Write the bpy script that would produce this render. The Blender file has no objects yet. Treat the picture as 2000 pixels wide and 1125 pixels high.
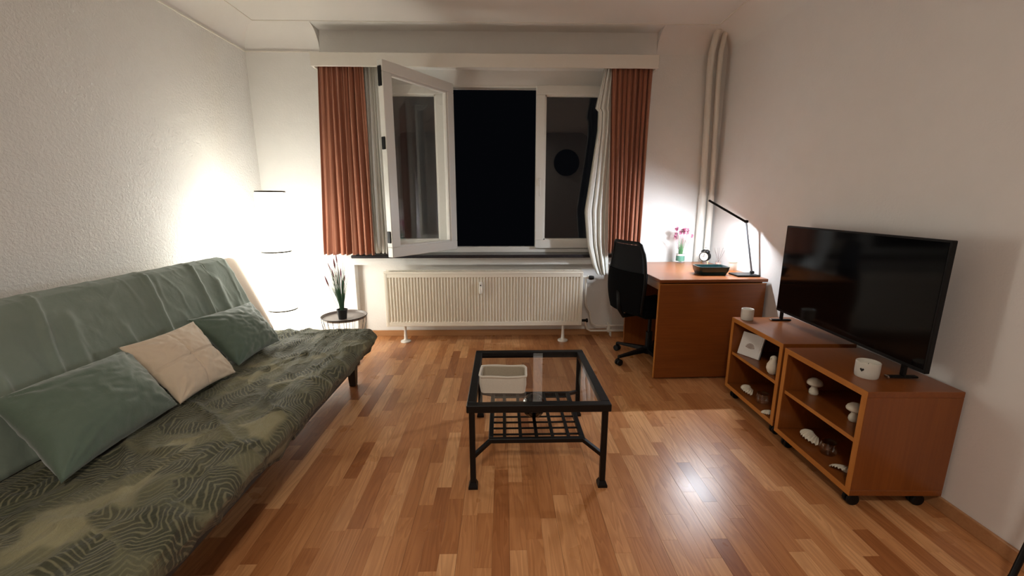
import bpy, math, random
from mathutils import Vector, Matrix, noise
random.seed(7)
C = bpy.context.scene.collection
SC = bpy.context.scene
PI = math.pi

# ------------------------------------------------------------------ camera, world, exposure
cam_d = bpy.data.cameras.new('camera'); cam = bpy.data.objects.new('camera', cam_d); C.objects.link(cam)
cam_d.sensor_width = 36.0; cam_d.lens = 810 / 2000 * 36.0; cam_d.clip_start = 0.02
cam.location = (0, 0, 1.2687)
p, yw = 0.2045, 0.0225
fwd = Vector((math.sin(yw) * math.cos(p), math.cos(yw) * math.cos(p), -math.sin(p)))
cam.rotation_euler = fwd.to_track_quat('-Z', 'Y').to_euler()
SC.camera = cam
w = bpy.data.worlds.new('night'); SC.world = w; w.use_nodes = True
w.node_tree.nodes['Background'].inputs[0].default_value = (0.3, 0.35, 0.5, 1)
w.node_tree.nodes['Background'].inputs[1].default_value = 0.002
SC.view_settings.view_transform = 'Standard'; SC.view_settings.look = 'None'
SC.view_settings.gamma = 1; SC.view_settings.use_curve_mapping = False
SC.view_settings.exposure = 1.15
LAMP_EMIT = 5.4          # tall paper lamp
LED_EMIT = 780.0          # strip of the desk lamp
FILL_W = 14.0             # weak fill lamp added behind the camera

# ------------------------------------------------------------------ materials
def srgb(r, g, b):
    f = lambda c: (c / 12.92 if c <= .04045 else ((c + .055) / 1.055) ** 2.4)
    return (f(r / 255), f(g / 255), f(b / 255), 1)
class NT:
    def __init__(s, name):
        s.m = bpy.data.materials.new(name); s.m.use_nodes = True
        s.t = s.m.node_tree; s.n = s.t.nodes; s.b = s.n['Principled BSDF']
    def add(s, typ, inp=None, **kw):
        nd = s.n.new(typ)
        for k, v in kw.items(): setattr(nd, k, v)
        for k, v in (inp or {}).items():
            if hasattr(v, 'links') or isinstance(v, bpy.types.NodeSocket): s.t.links.new(v, nd.inputs[k])
            else: nd.inputs[k].default_value = v
        return nd
    def math(s, op, a, b=0.0, c=0.0, clamp=False):
        return s.add('ShaderNodeMath', {0: a, 1: b, 2: c}, operation=op, use_clamp=clamp).outputs[0]
    def ramp(s, f, stops):
        nd = s.add('ShaderNodeValToRGB', {0: f}); e = nd.color_ramp.elements
        e[0].position, e[0].color = stops[0]; e[1].position, e[1].color = stops[-1]
        for q, c in stops[1:-1]:
            x = e.new(q); x.color = c
        return nd.outputs[0]
    def mix(s, f, a, b, mode='MIX'):
        nd = s.add('ShaderNodeMix', data_type='RGBA', blend_type=mode)
        for k, v in ((0, f), (6, a), (7, b)):
            if isinstance(v, bpy.types.NodeSocket): s.t.links.new(v, nd.inputs[k])
            else: nd.inputs[k].default_value = v
        return nd.outputs[2]
    def noise(s, vec, scale, detail=3, rough=.5, dist=0):
        nd = s.add('ShaderNodeTexNoise', {'Scale': scale, 'Detail': detail, 'Roughness': rough, 'Distortion': dist})
        if vec is not None: s.t.links.new(vec, nd.inputs[0])
        return nd.outputs[0]
    def map(s, vec, scale=(1, 1, 1), rot=(0, 0, 0), loc=(0, 0, 0)):
        return s.add('ShaderNodeMapping', {0: vec, 1: loc, 2: rot, 3: scale}).outputs[0]
    def pos(s): return s.add('ShaderNodeNewGeometry').outputs['Position']
    def obj(s): return s.add('ShaderNodeTexCoord').outputs['Object']
    def bump(s, h, strength=.3, dist=.01):
        nd = s.add('ShaderNodeBump', {'Height': h, 'Strength': strength, 'Distance': dist})
        s.t.links.new(nd.outputs[0], s.b.inputs['Normal'])
    def set(s, **kw):
        for k, v in kw.items():
            i = s.b.inputs[{'col': 'Base Color', 'rough': 'Roughness', 'metal': 'Metallic', 'ior': 'IOR', 'coat': 'Coat Weight',
                            'coatr': 'Coat Roughness', 'sheen': 'Sheen Weight', 'spec': 'Specular IOR Level', 'sss': 'Subsurface Weight',
                            'emc': 'Emission Color', 'ems': 'Emission Strength', 'trans': 'Transmission Weight', 'alpha': 'Alpha'}[k]]
            if isinstance(v, bpy.types.NodeSocket): s.t.links.new(v, i)
            else: i.default_value = v
        return s
def plain(name, col, rough=.5, nz=.06, nscale=30, **kw):
    t = NT(name); f = t.noise(t.obj(), nscale, 3)
    hi = tuple(min(1, c * (1 + nz)) for c in col[:3]) + (1,); lo = tuple(c * (1 - nz) for c in col[:3]) + (1,)
    t.set(col=t.mix(f, lo, hi), rough=rough, **kw); return t.m
def glass(name, tint=(1, 1, 1, 1), ior=1.5, rough=0.0, through=1.0):
    # clear thin pane: light passes straight through, Fresnel share is mirrored
    t = NT(name); out = t.n['Material Output']; t.n.remove(t.b)
    tr = t.add('ShaderNodeBsdfTransparent', {0: tint}); gl = t.add('ShaderNodeBsdfGlossy', {0: (1, 1, 1, 1), 'Roughness': rough})
    bf = t.add('ShaderNodeNewGeometry').outputs['Backfacing']; fr = t.add('ShaderNodeFresnel', {0: t.add('ShaderNodeMapRange', {0: bf, 3: ior, 4: 1 / ior}).outputs[0]}); mx = t.add('ShaderNodeMixShader', {0: fr.outputs[0], 1: tr.outputs[0], 2: gl.outputs[0]})
    t.t.links.new(mx.outputs[0], out.inputs[0]); return t.m
def wall_mat(name, scale, strength, col, dist=.006, aniso=(1, 1, 1)):
    t = NT(name); v = t.map(t.pos(), aniso)
    a = t.noise(v, scale, 4, .6, .6); b = t.noise(v, scale * .12, 2)
    t.set(col=t.mix(b, tuple(c * .95 for c in col[:3]) + (1,), col), rough=.85)
    t.bump(t.ramp(a, [(.35, (0, 0, 0, 1)), (.65, (1, 1, 1, 1))]), strength, dist); return t.m
WALLC = (.83, .82, .79, 1)
M = {}
M['wall_rough'] = wall_mat('rough cast plaster', 62, .45, WALLC, .006)
M['wall_fine'] = wall_mat('fine woodchip wall', 75, .22, WALLC, .003)
M['wall_right'] = wall_mat('smooth painted wall', 75, .15, (.82, .79, .765, 1), .002)
M['ceiling'] = wall_mat('ceiling paint', 30, .05, (.83, .81, .78, 1), .002)
M['white_trim'] = plain('white trim paint', (.80, .77, .70, 1), .5, .02)
M['pvc'] = plain('white window plastic', (.76, .75, .70, 1), .3, .02)
M['sill'] = plain('dark stone sill', (.022, .020, .024, 1), .25, .5, 60)
M['radiator'] = plain('cream radiator enamel', (.80, .75, .64, 1), .4, .02)
M['black_metal'] = plain('black lacquered metal', (.0035, .0035, .004, 1), .42, .3, 50, spec=.3)
M['black_plastic'] = plain('black plastic', (.004, .004, .0045, 1), .5, .2, spec=.22)
M['chair_fabric'] = plain('black woven fabric', (.003, .003, .0035, 1), .95, .4, 300, spec=.08)
M['chair_mesh'] = plain('dark grey back mesh', (.009, .010, .012, 1), .8, .4, 300, spec=.2)
M['screen'] = plain('black glossy screen', (.002, .002, .0025, 1), .10, .1, spec=.22)
M['chrome'] = plain('chrome', (.7, .7, .7, 1), .2, .02, metal=1.0)
M['glass'] = glass('clear glass'); M['glass_dark'] = glass('smoked glass', (.72, .76, .74, 1))
M['glass_green'] = glass('smoky green glass', (.11, .13, .11, 1), 1.8)
M['ceramic'] = plain('off-white glazed ceramic', (.66, .64, .58, 1), .35, .05, 60)
M['bisque'] = plain('cream matt ceramic', (.72, .66, .54, 1), .7, .06, 40)
M['wax'] = plain('ivory wax', (.80, .76, .66, 1), .5, .03)
M['paper'] = plain('white card', (.72, .70, .67, 1), .8, .02)
M['pot'] = plain('matt black pot', (.012, .012, .013, 1), .6, .2)
M['soil'] = plain('dark soil', (.03, .02, .012, 1), .95, .5, 80)
M['tray_grey'] = plain('taupe lacquered tray', (.25, .21, .19, 1), .35, .05)
M['grass'] = plain('artificial green grass', (.07, .18, .10, 1), .6, .35, 25)
M['stem'] = plain('bright green stems', (.10, .30, .12, 1), .5, .3, 40)
M['seedhead'] = plain('dusty pink seed head', (.28, .07, .09, 1), .9, .3, 120)
M['pink'] = plain('lilac pink petals', (.60, .20, .34, 1), .8, .3, 90)
M['twig'] = plain('grey reed', (.22, .18, .17, 1), .8, .2)
M['teal'] = plain('dark teal glaze', (.006, .028, .030, 1), .15, .4, 20)
M['band_green'] = plain('sage green band', (.10, .26, .19, 1), .5, .05)
M['band_white'] = plain('white band', (.75, .75, .72, 1), .5, .03)
M['liner'] = plain('linen lining', (.44, .38, .29, 1), .95, .15, 250)
M['linen'] = plain('off-white linen', (.70, .66, .58, 1), .95, .1, 250)
M['ring_grey'] = plain('grey metal ring', (.09, .085, .07, 1), .5, .05)
M['brass'] = plain('pale brass', (.55, .42, .22, 1), .3, .05, metal=1.0)
M['ink'] = plain('grey brown ink', (.30, .23, .20, 1), .8, .3, 90)
M['black_ink'] = plain('black ink', (.01, .01, .01, 1), .7, .1)
M['clock_face'] = plain('ivory dial', (.70, .66, .58, 1), .4, .02)
M['caster'] = plain('black rubber', (.005, .005, .005, 1), .5, .2, spec=.25)
M['mattress'] = plain('cream mattress cloth', (.60, .50, .40, 1), .95, .1, 200)
M['frame_dark'] = plain('dark grey sofa frame', (.045, .045, .042, 1), .5, .2)

def lamp_mat():
    t = NT('glowing paper shade'); t.set(col=(.9, .88, .82, 1), rough=.8, emc=(.98, .97, .88, 1), ems=LAMP_EMIT); return t.m
M['paper_glow'] = lamp_mat()
t = NT('led strip'); t.set(col=(.9, .9, .9, 1), emc=(.86, .92, 1.0, 1), ems=LED_EMIT); M['led'] = t.m

def floor_mat():
    t = NT('beech laminate'); tint = t.add('ShaderNodeAttribute', attribute_name='tint').outputs['Fac']
    off = t.add('ShaderNodeCombineXYZ', {0: t.math('MULTIPLY', tint, 37.0), 1: t.math('MULTIPLY', tint, 91.0)}).outputs[0]
    P = t.add('ShaderNodeVectorMath', {0: t.pos(), 1: off}, operation='ADD').outputs[0]
    fine = t.noise(t.map(P, (140, 5, 1)), 1, 4, .6)                 # pores along the board
    broad = t.noise(t.map(P, (16, 1.6, 1)), 1, 2, .5, .4)
    rings = t.math('FRACT', t.math('MULTIPLY', broad, 9.0))          # cathedral figure
    rings = t.math('SMOOTH_MIN', rings, t.math('MULTIPLY', t.math('SUBTRACT', 1.0, rings), 4.0), .1)
    base = t.ramp(tint, [(0, (.36, .130, .042, 1)), (.3, (.52, .220, .080, 1)), (.62, (.66, .315, .130, 1)), (1, (.80, .44, .205, 1))])
    d = t.math('ADD', t.math('MULTIPLY', fine, .5), t.math('MULTIPLY', rings, .48))
    c = t.mix(t.ramp(d, [(.15, (0, 0, 0, 1)), (.75, (1, 1, 1, 1))]), t.mix(1.0, base, (.70, .62, .56, 1), 'MULTIPLY'), base)
    t.set(col=c, rough=t.ramp(t.noise(t.pos(), 5, 3), [(.3, (.27, .27, .27, 1)), (.7, (.33, .33, .33, 1))]), spec=.5)
    t.bump(fine, .05, .001); return t.m
M['floor'] = floor_mat()
M['gap'] = plain('dark joint', (.10, .04, .02, 1), .8, .2)

def wood_mat(name, lo, hi, axis, rough=.30):
    t = NT(name); sc = {'x': (3, 90, 90), 'y': (90, 3, 90), 'z': (90, 90, 3)}[axis]; s2 = tuple(max(.8, v / 9) for v in sc)
    a = t.noise(t.map(t.obj(), sc), 1, 4, .6); b = t.noise(t.map(t.obj(), s2), 1, 2, .5, .3)
    f = t.math('ADD', t.math('MULTIPLY', a, .6), t.math('MULTIPLY', b, .4))
    t.set(col=t.mix(t.ramp(f, [(.3, (0, 0, 0, 1)), (.7, (1, 1, 1, 1))]), lo, hi), rough=rough); return t.m
for ax in 'xyz':
    M['wood_' + ax] = wood_mat('orange beech veneer ' + ax, (.185, .050, .009, 1), (.27, .082, .016, 1), ax)
    M['edge_' + ax] = wood_mat('light beech edging ' + ax, (.42, .150, .028, 1), (.52, .205, .042, 1), ax)
M['base_wood'] = wood_mat('beech skirting', (.40, .19, .08, 1), (.52, .28, .13, 1), 'x')

def curtain_mat():
    t = NT('terracotta striped curtain'); uv = t.add('ShaderNodeTexCoord').outputs['UV']
    a = t.noise(t.map(uv, (95, .6, 1)), 1, 2, .6); b = t.noise(t.map(uv, (400, 400, 1)), 1, 2)
    col = t.ramp(a, [(.30, srgb(122, 72, 54)), (.45, srgb(168, 110, 84)), (.58, srgb(142, 88, 66)), (.72, srgb(186, 132, 102))])
    t.set(col=t.mix(t.math('MULTIPLY', b, .2), col, (.2, .07, .04, 1)), rough=.95, sheen=.15); t.bump(a, .25, .003); return t.m
M['curtain'] = curtain_mat()
def sheer_mat():
    t = NT('sheer net'); v = t.map(t.obj(), (600, 600, 600)); f = t.noise(v, 1, 1)
    t.set(col=(.84, .85, .80, 1), rough=.95, alpha=t.ramp(f, [(.3, (.86, .86, .86, 1)), (.7, (.98, .98, .98, 1))])); return t.m
M['sheer'] = sheer_mat()

def palm_mat():
    t = NT('palm frond print cotton'); P = t.obj()
    P = t.add('ShaderNodeVectorMath', {0: P, 1: t.add('ShaderNodeVectorMath', {0: t.add('ShaderNodeTexNoise', {'Vector': P, 'Scale': 3.0, 'Detail': 1.0}).outputs[1], 1: (.10, .10, .10)}, operation='MULTIPLY').outputs[0]}, operation='ADD').outputs[0]
    def layer(scale, seed, vec):
        v2 = t.map(vec, (1, 1, .6), (0, 0, seed), (seed, seed * 2, 0))
        vo = t.add('ShaderNodeTexVoronoi', {'Vector': v2, 'Scale': scale, 'Randomness': .9}, voronoi_dimensions='2D')
        loc = t.add('ShaderNodeVectorMath', {0: v2, 1: vo.outputs['Position']}, operation='SUBTRACT').outputs[0]
        h = t.add('ShaderNodeSeparateColor', {0: vo.outputs['Color']}).outputs[0]
        rot = t.add('ShaderNodeVectorRotate', {0: loc, 'Angle': t.math('MULTIPLY', h, 6.28)}, rotation_type='Z_AXIS').outputs[0]
        s = t.add('ShaderNodeSeparateXYZ', {0: rot}); au = t.math('ABSOLUTE', s.outputs[0])
        q = t.math('SUBTRACT', s.outputs[1], t.math('MULTIPLY', au, .9))
        wob = t.noise(P, 9, 2); q = t.math('ADD', q, t.math('MULTIPLY', wob, .09))
        st = t.math('SINE', t.math('MULTIPLY', q, 300.0))
        st = t.ramp(st, [(.2, (0, 0, 0, 1)), (.95, (1, 1, 1, 1))])
        tip = t.math('SUBTRACT', .10, t.math('MULTIPLY', t.math('ABSOLUTE', s.outputs[1]), .35))   # frond narrows to both ends
        mask = t.math('MULTIPLY', t.math('SUBTRACT', tip, au), 60.0, clamp=True)
        return t.math('MULTIPLY', st, mask), mask, h
    a, ma, h = layer(4.0, .7, P); b, mb_, h2 = layer(5.0, 2.1, P)
    bg = t.mix(t.ramp(t.noise(P, 2.6, 3), [(.38, (0, 0, 0, 1)), (.62, (1, 1, 1, 1))]), srgb(62, 65, 46), srgb(144, 139, 106))
    c = t.mix(t.math('MULTIPLY', mb_, .55), bg, srgb(60, 64, 44)); c = t.mix(t.math('MULTIPLY', b, .45), c, srgb(132, 130, 98))
    c = t.mix(t.math('MULTIPLY', ma, .75), c, srgb(46, 50, 34)); c = t.mix(t.math('MULTIPLY', a, .5), c, srgb(150, 145, 112))
    t.set(col=c, rough=.8, sheen=.1); t.bump(t.noise(t.map(t.obj(), (30, 9, 30)), 1, 5, .65, .8), .8, .018); return t.m
M['palm'] = palm_mat()
def cloth(name, a, b, scale=9, rough=.8, sheen=.3):
    t = NT(name); f = t.noise(t.obj(), scale, 4, .6); g = t.noise(t.obj(), 400, 2)
    t.set(col=t.mix(f, a, b), rough=rough, sheen=sheen); t.bump(t.math('ADD', t.math('MULTIPLY', g, .05), t.noise(t.obj(), 14, 5, .6, .6)), .35, .008); return t.m
M['throw'] = cloth('grey green throw cloth', srgb(116, 130, 118), srgb(132, 144, 132))
M['velvet'] = cloth('sage green velvet', srgb(78, 98, 84), srgb(98, 116, 100), 7, .7, .5)
M['beige'] = cloth('beige cotton', srgb(214, 194, 168), srgb(226, 208, 184))

# ------------------------------------------------------------------ mesh builder
class MB:
    def __init__(s): s.v = []; s.f = []
    def add(s, vs, fs):
        k = len(s.v); s.v += [tuple(v) for v in vs]; s.f += [tuple(i + k for i in f) for f in fs]; return s
    def box(s, x0, y0, z0, x1, y1, z1, M4=None):
        vs = [Vector((x, y, z)) for x in (x0, x1) for y in (y0, y1) for z in (z0, z1)]
        if M4: vs = [M4 @ v for v in vs]
        return s.add(vs, [(0, 1, 3, 2), (4, 6, 7, 5), (0, 4, 5, 1), (2, 3, 7, 6), (0, 2, 6, 4), (1, 5, 7, 3)])
    def bevbox(s, x0, y0, z0, x1, y1, z1, r=.004, M4=None):
        a, b, c = (x1 - x0) / 2, (y1 - y0) / 2, (z1 - z0) / 2; r = min(r, a * .9, b * .9, c * .9)
        cx, cy, cz = (x0 + x1) / 2, (y0 + y1) / 2, (z0 + z1) / 2
        idx = {}; vs = []
        for sx in (-1, 1):
            for sy in (-1, 1):
                for sz in (-1, 1):
                    for ax in range(3):
                        e = [a - r, b - r, c - r]; e[ax] += r
                        idx[sx, sy, sz, ax] = len(vs); vs.append(Vector((cx + sx * e[0], cy + sy * e[1], cz + sz * e[2])))
        if M4: vs = [M4 @ v for v in vs]
        fs = []
        for ax in range(3):
            o = [i for i in range(3) if i != ax]
            for sg in (-1, 1):
                q = []
                for p_, r_ in ((-1, -1), (1, -1), (1, 1), (-1, 1)):
                    k = [0, 0, 0]; k[ax] = sg; k[o[0]] = p_; k[o[1]] = r_; q.append(idx[k[0], k[1], k[2], ax])
                if (sg > 0) == (ax == 1): q = q[::-1]
                fs.append(tuple(q))
        for ax in range(3):       # edges along ax
            o = [i for i in range(3) if i != ax]
            for p_ in (-1, 1):
                for r_ in (-1, 1):
                    k0 = [0, 0, 0]; k0[ax] = -1; k0[o[0]] = p_; k0[o[1]] = r_; k1 = list(k0); k1[ax] = 1
                    fs.append((idx[(*k0, o[0])], idx[(*k1, o[0])], idx[(*k1, o[1])], idx[(*k0, o[1])]))
        for sx in (-1, 1):
            for sy in (-1, 1):
                for sz in (-1, 1): fs.append(tuple(idx[sx, sy, sz, i] for i in range(3)))
        return s.add(vs, fs)
    def tube(s, pts, r, n=8, cap=True, closed=False):
        pts = [Vector(q) for q in pts]; N = len(pts); rs = r if isinstance(r, (list, tuple)) else [r] * N
        up = None; k = len(s.v)
        for i, q in enumerate(pts):
            d = (pts[(i + 1) % N] - pts[i - 1]) if closed else (pts[min(i + 1, N - 1)] - pts[max(i - 1, 0)])
            d.normalize()
            if up is None: up = Vector((0, 0, 1)) if abs(d.z) < .9 else Vector((1, 0, 0))
            a = d.cross(up).normalized(); b = a.cross(d).normalized(); up = b
            for j in range(n):
                t_ = 2 * PI * j / n; s.v.append(tuple(q + (a * math.cos(t_) + b * math.sin(t_)) * rs[i]))
        for i in range(N if closed else N - 1):
            for j in range(n):
                i2 = (i + 1) % N
                s.f.append((k + i * n + j, k + i * n + (j + 1) % n, k + i2 * n + (j + 1) % n, k + i2 * n + j))
        if cap and not closed:
            s.f.append(tuple(k + j for j in range(n))[::-1]); s.f.append(tuple(k + (N - 1) * n + j for j in range(n)))
        return s
    def lathe(s, prof, c=(0, 0, 0), n=32, axis='z', fn=None):
        k = len(s.v); c = Vector(c); rings = []
        for r, h in prof:
            if r < 1e-6:
                s.v.append(None); rings.append([len(s.v) - 1]); pt = [(0, 0, h)]
            else:
                pt = [(r * math.cos(2 * PI * j / n), r * math.sin(2 * PI * j / n), h) for j in range(n)]
                rings.append(list(range(len(s.v), len(s.v) + n))); s.v += [None] * n
            for i, q in zip(rings[-1], pt):
                q = Vector(q)
                if fn: q = fn(q)
                if axis == 'x': q = Vector((q.z, q.x, q.y))
                if axis == 'y': q = Vector((q.y, q.z, q.x))
                s.v[i] = tuple(c + q)
        for a, b in zip(rings, rings[1:]):
            for j in range(n):
                j2 = (j + 1) % n
                if len(a) == 1 and len(b) == 1: continue
                if len(a) == 1: s.f.append((a[0], b[j2], b[j]))
                elif len(b) == 1: s.f.append((a[j], a[j2], b[0]))
                else: s.f.append((a[j], a[j2], b[j2], b[j]))
        for ring, flip in ((rings[0], True), (rings[-1], False)):
            if len(ring) > 1 and prof[0] != prof[-1]: s.f.append(tuple(ring[::-1] if flip else ring))
        return s
    def grid(s, fn, nu, nv, closed_u=False, uv=False):
        k = len(s.v)
        for i in range(nu + (0 if closed_u else 1)):
            for j in range(nv + 1): s.v.append(tuple(fn(i / nu, j / nv)))
        R_ = nu if closed_u else nu + 1
        for i in range(nu):
            for j in range(nv):
                a = k + i * (nv + 1) + j; b = k + ((i + 1) % R_) * (nv + 1) + j; s.f.append((a, b, b + 1, a + 1))
        return s
    def prism(s, poly, z0, z1, M4=None):
        n = len(poly); vs = [Vector((x, y, z0)) for x, y in poly] + [Vector((x, y, z1)) for x, y in poly]
        if M4: vs = [M4 @ v for v in vs]
        return s.add(vs, [tuple(range(n))[::-1], tuple(range(n, 2 * n))] + [(i, (i + 1) % n, n + (i + 1) % n, n + i) for i in range(n)])
    def ball(s, c, r, n=12, m=8, sc=(1, 1, 1)):
        pr = [(math.sin(PI * i / m), -math.cos(PI * i / m)) for i in range(m + 1)]
        return s.lathe([(a if 0 < i < m else 0, b) for i, (a, b) in enumerate(pr)], c, n, fn=lambda q: Vector((q.x * r * sc[0], q.y * r * sc[1], q.z * r * sc[2])))
    def build(s, name, mat, parent=None, at=None, smooth=False, bevel=0, solid=0, local=False, sub=0):
        """at: the world point the vertices are relative to; with parent and not local, the parent's root location is subtracted"""
        off = Vector((0, 0, 0))
        if parent is not None and not local:
            r_ = parent
            while r_.parent: r_ = r_.parent
            off = r_.location.copy()
        elif at is not None: off = Vector(at)
        me = bpy.data.meshes.new(name); me.from_pydata([tuple(Vector(v) - off) for v in s.v], [], s.f); me.update()
        import bmesh
        bm = bmesh.new(); bm.from_mesh(me); bmesh.ops.recalc_face_normals(bm, faces=bm.faces); bm.to_mesh(me); bm.free()
        o = bpy.data.objects.new(name, me); C.objects.link(o)
        if parent is not None: o.parent = parent
        elif at is not None: o.location = at
        me.materials.append(M[mat] if isinstance(mat, str) else mat)
        if smooth:
            for f in me.polygons: f.use_smooth = True
            if smooth is not True: me.set_sharp_from_angle(angle=math.radians(smooth))
        if solid: md = o.modifiers.new('t', 'SOLIDIFY'); md.thickness = solid; md.offset = 0
        if bevel: md = o.modifiers.new('b', 'BEVEL'); md.width = bevel; md.segments = 2; md.limit_method = 'ANGLE'
        if sub: md = o.modifiers.new('s', 'SUBSURF'); md.levels = sub; md.render_levels = sub
        return o
def tag(o, label=None, cat=None, group=None, kind=None):
    if label: o['label'] = label
    if cat: o['category'] = cat
    if group: o['group'] = group
    if kind: o['kind'] = kind
    return o
def thing(name, label, cat, loc=(0, 0, 0), rz=0, group=None):
    o = bpy.data.objects.new(name, None); C.objects.link(o); o.location = loc; o.rotation_euler = (0, 0, rz)
    o.empty_display_size = .05; return tag(o, label, cat, group)
def structure(o): o['kind'] = 'structure'; return o
def N(x, y, z=0): return noise.noise(Vector((x, y, z)))
def rot(loc, rz=0, rx=0, ry=0):
    return Matrix.Translation(Vector(loc)) @ Matrix.Rotation(rz, 4, 'Z') @ Matrix.Rotation(ry, 4, 'Y') @ Matrix.Rotation(rx, 4, 'X')

# ------------------------------------------------------------------ room shell
XL, YB, YF, H = -2.11, 3.78, -1.10, 2.645
def xr(y): return 1.835 + (y - 1.4) * .0294        # the right wall runs a touch askew
CZ, CR = 2.48, .18
# floor slab with one piece of laminate per stave
floor = structure(MB().prism([(XL - .1, YF - .1), (xr(YF) + .1, YF - .1), (xr(YB) + .1, 3.95), (XL - .1, 3.95)], -.05, -.0012).build('floor', 'gap'))
R3 = cam.matrix_basis.to_3x3().inverted() if False else fwd.to_track_quat('-Z', 'Y').to_matrix().inverted()
def proj(P):
    q = R3 @ (Vector(P) - cam.location)
    return (1000 + 810 * q.x / -q.z, 562 - 810 * q.y / -q.z) if q.z < -.05 else None
staves = []
x = XL + .002; row = 0
while x < 1.92:
    wd = .0645; y = YF - random.random() * .3
    while y < 3.86:
        L = random.choice((.28, .33, .36, .42, .5, .6)) * random.uniform(.9, 1.1)
        y0, y1 = max(y, YF), min(y + L, 3.858)
        lim = min(x + wd, xr(y0))
        if y1 - y0 > .03 and lim - x > .01: staves.append((x, y0, lim, y1, row))
        y += L
    x += wd; row += 1
def vis(s_):
    c = [proj((a, b, 0)) for a in (s_[0], s_[2]) for b in (s_[1], s_[3])]
    if any(q is None for q in c): return 0
    cx, cy = sum(q[0] for q in c) / 4, sum(q[1] for q in c) / 4
    if not (-30 < cx < 2030 and cy < 1160): return 0
    if s_[2] < -1.0 and s_[1] < 2.9: return 0
    if s_[0] > 1.46 and 1.5 < s_[1] < 2.7: return 0
    return abs((c[1][1] - c[0][1]) * (c[2][0] - c[0][0]))
staves.sort(key=vis, reverse=True)
rest = MB(); rtint = []
def plank_geo(mb, s_):
    a, b, c_, d, rw = s_; gx0 = .0007 if rw % 3 == 0 else .00012; g = .00015; e = .0004
    mb.add([(a + gx0, b + g, -.0012), (c_ - g, b + g, -.0012), (c_ - g, d - g, -.0012), (a + gx0, d - g, -.0012),
            (a + gx0, b + g, -e), (c_ - g, b + g, -e), (c_ - g, d - g, -e), (a + gx0, d - g, -e),
            (a + gx0 + e * .5, b + g + e * .5, 0), (c_ - g - e * .5, b + g + e * .5, 0), (c_ - g - e * .5, d - g - e * .5, 0), (a + gx0 + e * .5, d - g - e * .5, 0)],
           [(8, 9, 10, 11)] + [(i, (i + 1) % 4, 4 + (i + 1) % 4, 4 + i) for i in range(4)] + [(4 + i, 4 + (i + 1) % 4, 8 + (i + 1) % 4, 8 + i) for i in range(4)])
def tint_mesh(o, vals):
    at = o.data.attributes.new('tint', 'FLOAT', 'POINT'); at.data.foreach_set('value', vals)
for i, s_ in enumerate(staves):
    tv = min(1, max(0, random.gauss(.57, .25)))
    if i < 295:
        mb = MB(); plank_geo(mb, s_); o = mb.build('plank', 'floor', floor); tint_mesh(o, [tv] * 12)
    else:
        plank_geo(rest, s_); rtint += [tv] * 12
o = rest.build('planks', 'floor', floor); tint_mesh(o, rtint); o['kind'] = 'stuff'

# walls (window opening x -1.33..1.06, z .776..2.40; radiator niche below)
WX0, WX1, WZ0, WZ1 = -1.33, 1.06, .79, 2.38
NX0, NX1, NZ = -1.355, 1.035, .706
YO = 4.05
structure(MB().box(XL - .12, YF - .1, 0, XL, YO, H + .05).build('wall_left', 'wall_rough'))
mb = MB()
for b in ((XL, YB, 0, NX0, YO, H), (NX1, YB, 0, 1.95, YO, H), (NX0, 3.865, 0, NX1, YO, NZ), (NX0, YB, NZ, NX1, YO, WZ0 - .02),
          (NX0, YB, WZ0 - .02, WX0, YO, H), (WX1 - .025 + .0, YB, 0, NX1, YO, 0.001), (WX0, YB, WZ1, NX1, YO, H), (WX0, 3.885, 2.262, NX1, YO, WZ1)): mb.box(*b)
structure(mb.build('wall_back', 'wall_fine'))
structure(MB().prism([(xr(YF - .1), YF - .1), (xr(YF - .1) + .15, YF - .1), (2.1, YO), (xr(YO), YO)], 0, H + .05).build('wall_right', 'wall_right'))
structure(MB().box(XL - .1, YF - .1, 0, 1.95, YF, H + .05).build('wall_front', wall_mat('darkened rear wall', 75, .15, (.42, .40, .38, 1), .002)))  # wall colour darkened so its reflection in the window pane stays dim
structure(MB().box(XL - .1, YF - .1, H, 2.1, YO, H + .06).build('ceiling', 'ceiling'))
# coving, open above the pelmet
def cove(name, A, B, n, e0=0, e1=0):
    """from A to B along the wall, n = inward normal; e0/e1 pull the ceiling edge in at mitred corners"""
    A, B, n = Vector(A), Vector(B), Vector(n); d = (B - A).normalized(); mb = MB(); K = 12; L = (B - A).length
    def f(u, v):
        if v <= .9999 and v < 1: pass
        th = v * PI / 2; off = CR * (1 - math.cos(th)); z = CZ + (H - CZ) * math.sin(th)
        s0 = off * e0; s1 = L - off * e1
        q = A + d * (s0 + (s1 - s0) * u) + n * off; return (q.x, q.y, z)
    mb.grid(f, 1, K)
    k = len(mb.v)      # ends and back so that it is a solid moulding
    for u in (0, 1):
        q = A + d * (L * u); mb.v.append((q.x, q.y, H))
    mb.f.append(tuple([k] + list(range(0, K + 1)))); mb.f.append(tuple([k + 1] + list(range(2 * K + 1, K, -1))))
    return structure(mb.build(name, 'ceiling', smooth=30))
cove('trim_1', (XL, YF, 0), (XL, YB, 0), (1, 0, 0), 0, 1)
cove('trim_2', (XL, YB, 0), (-1.50, YB, 0), (0, -1, 0), 1, 0)
cove('trim_3', (1.30, YB, 0), (xr(YB), YB, 0), (0, -1, 0), 0, 1)
rw = Vector((xr(YF) - xr(YB), YF - YB, 0)).normalized()
cove('trim_4', (xr(YB), YB, 0), (xr(YF), YF, 0), (-1, 0, 0), 1, 0)
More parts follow.
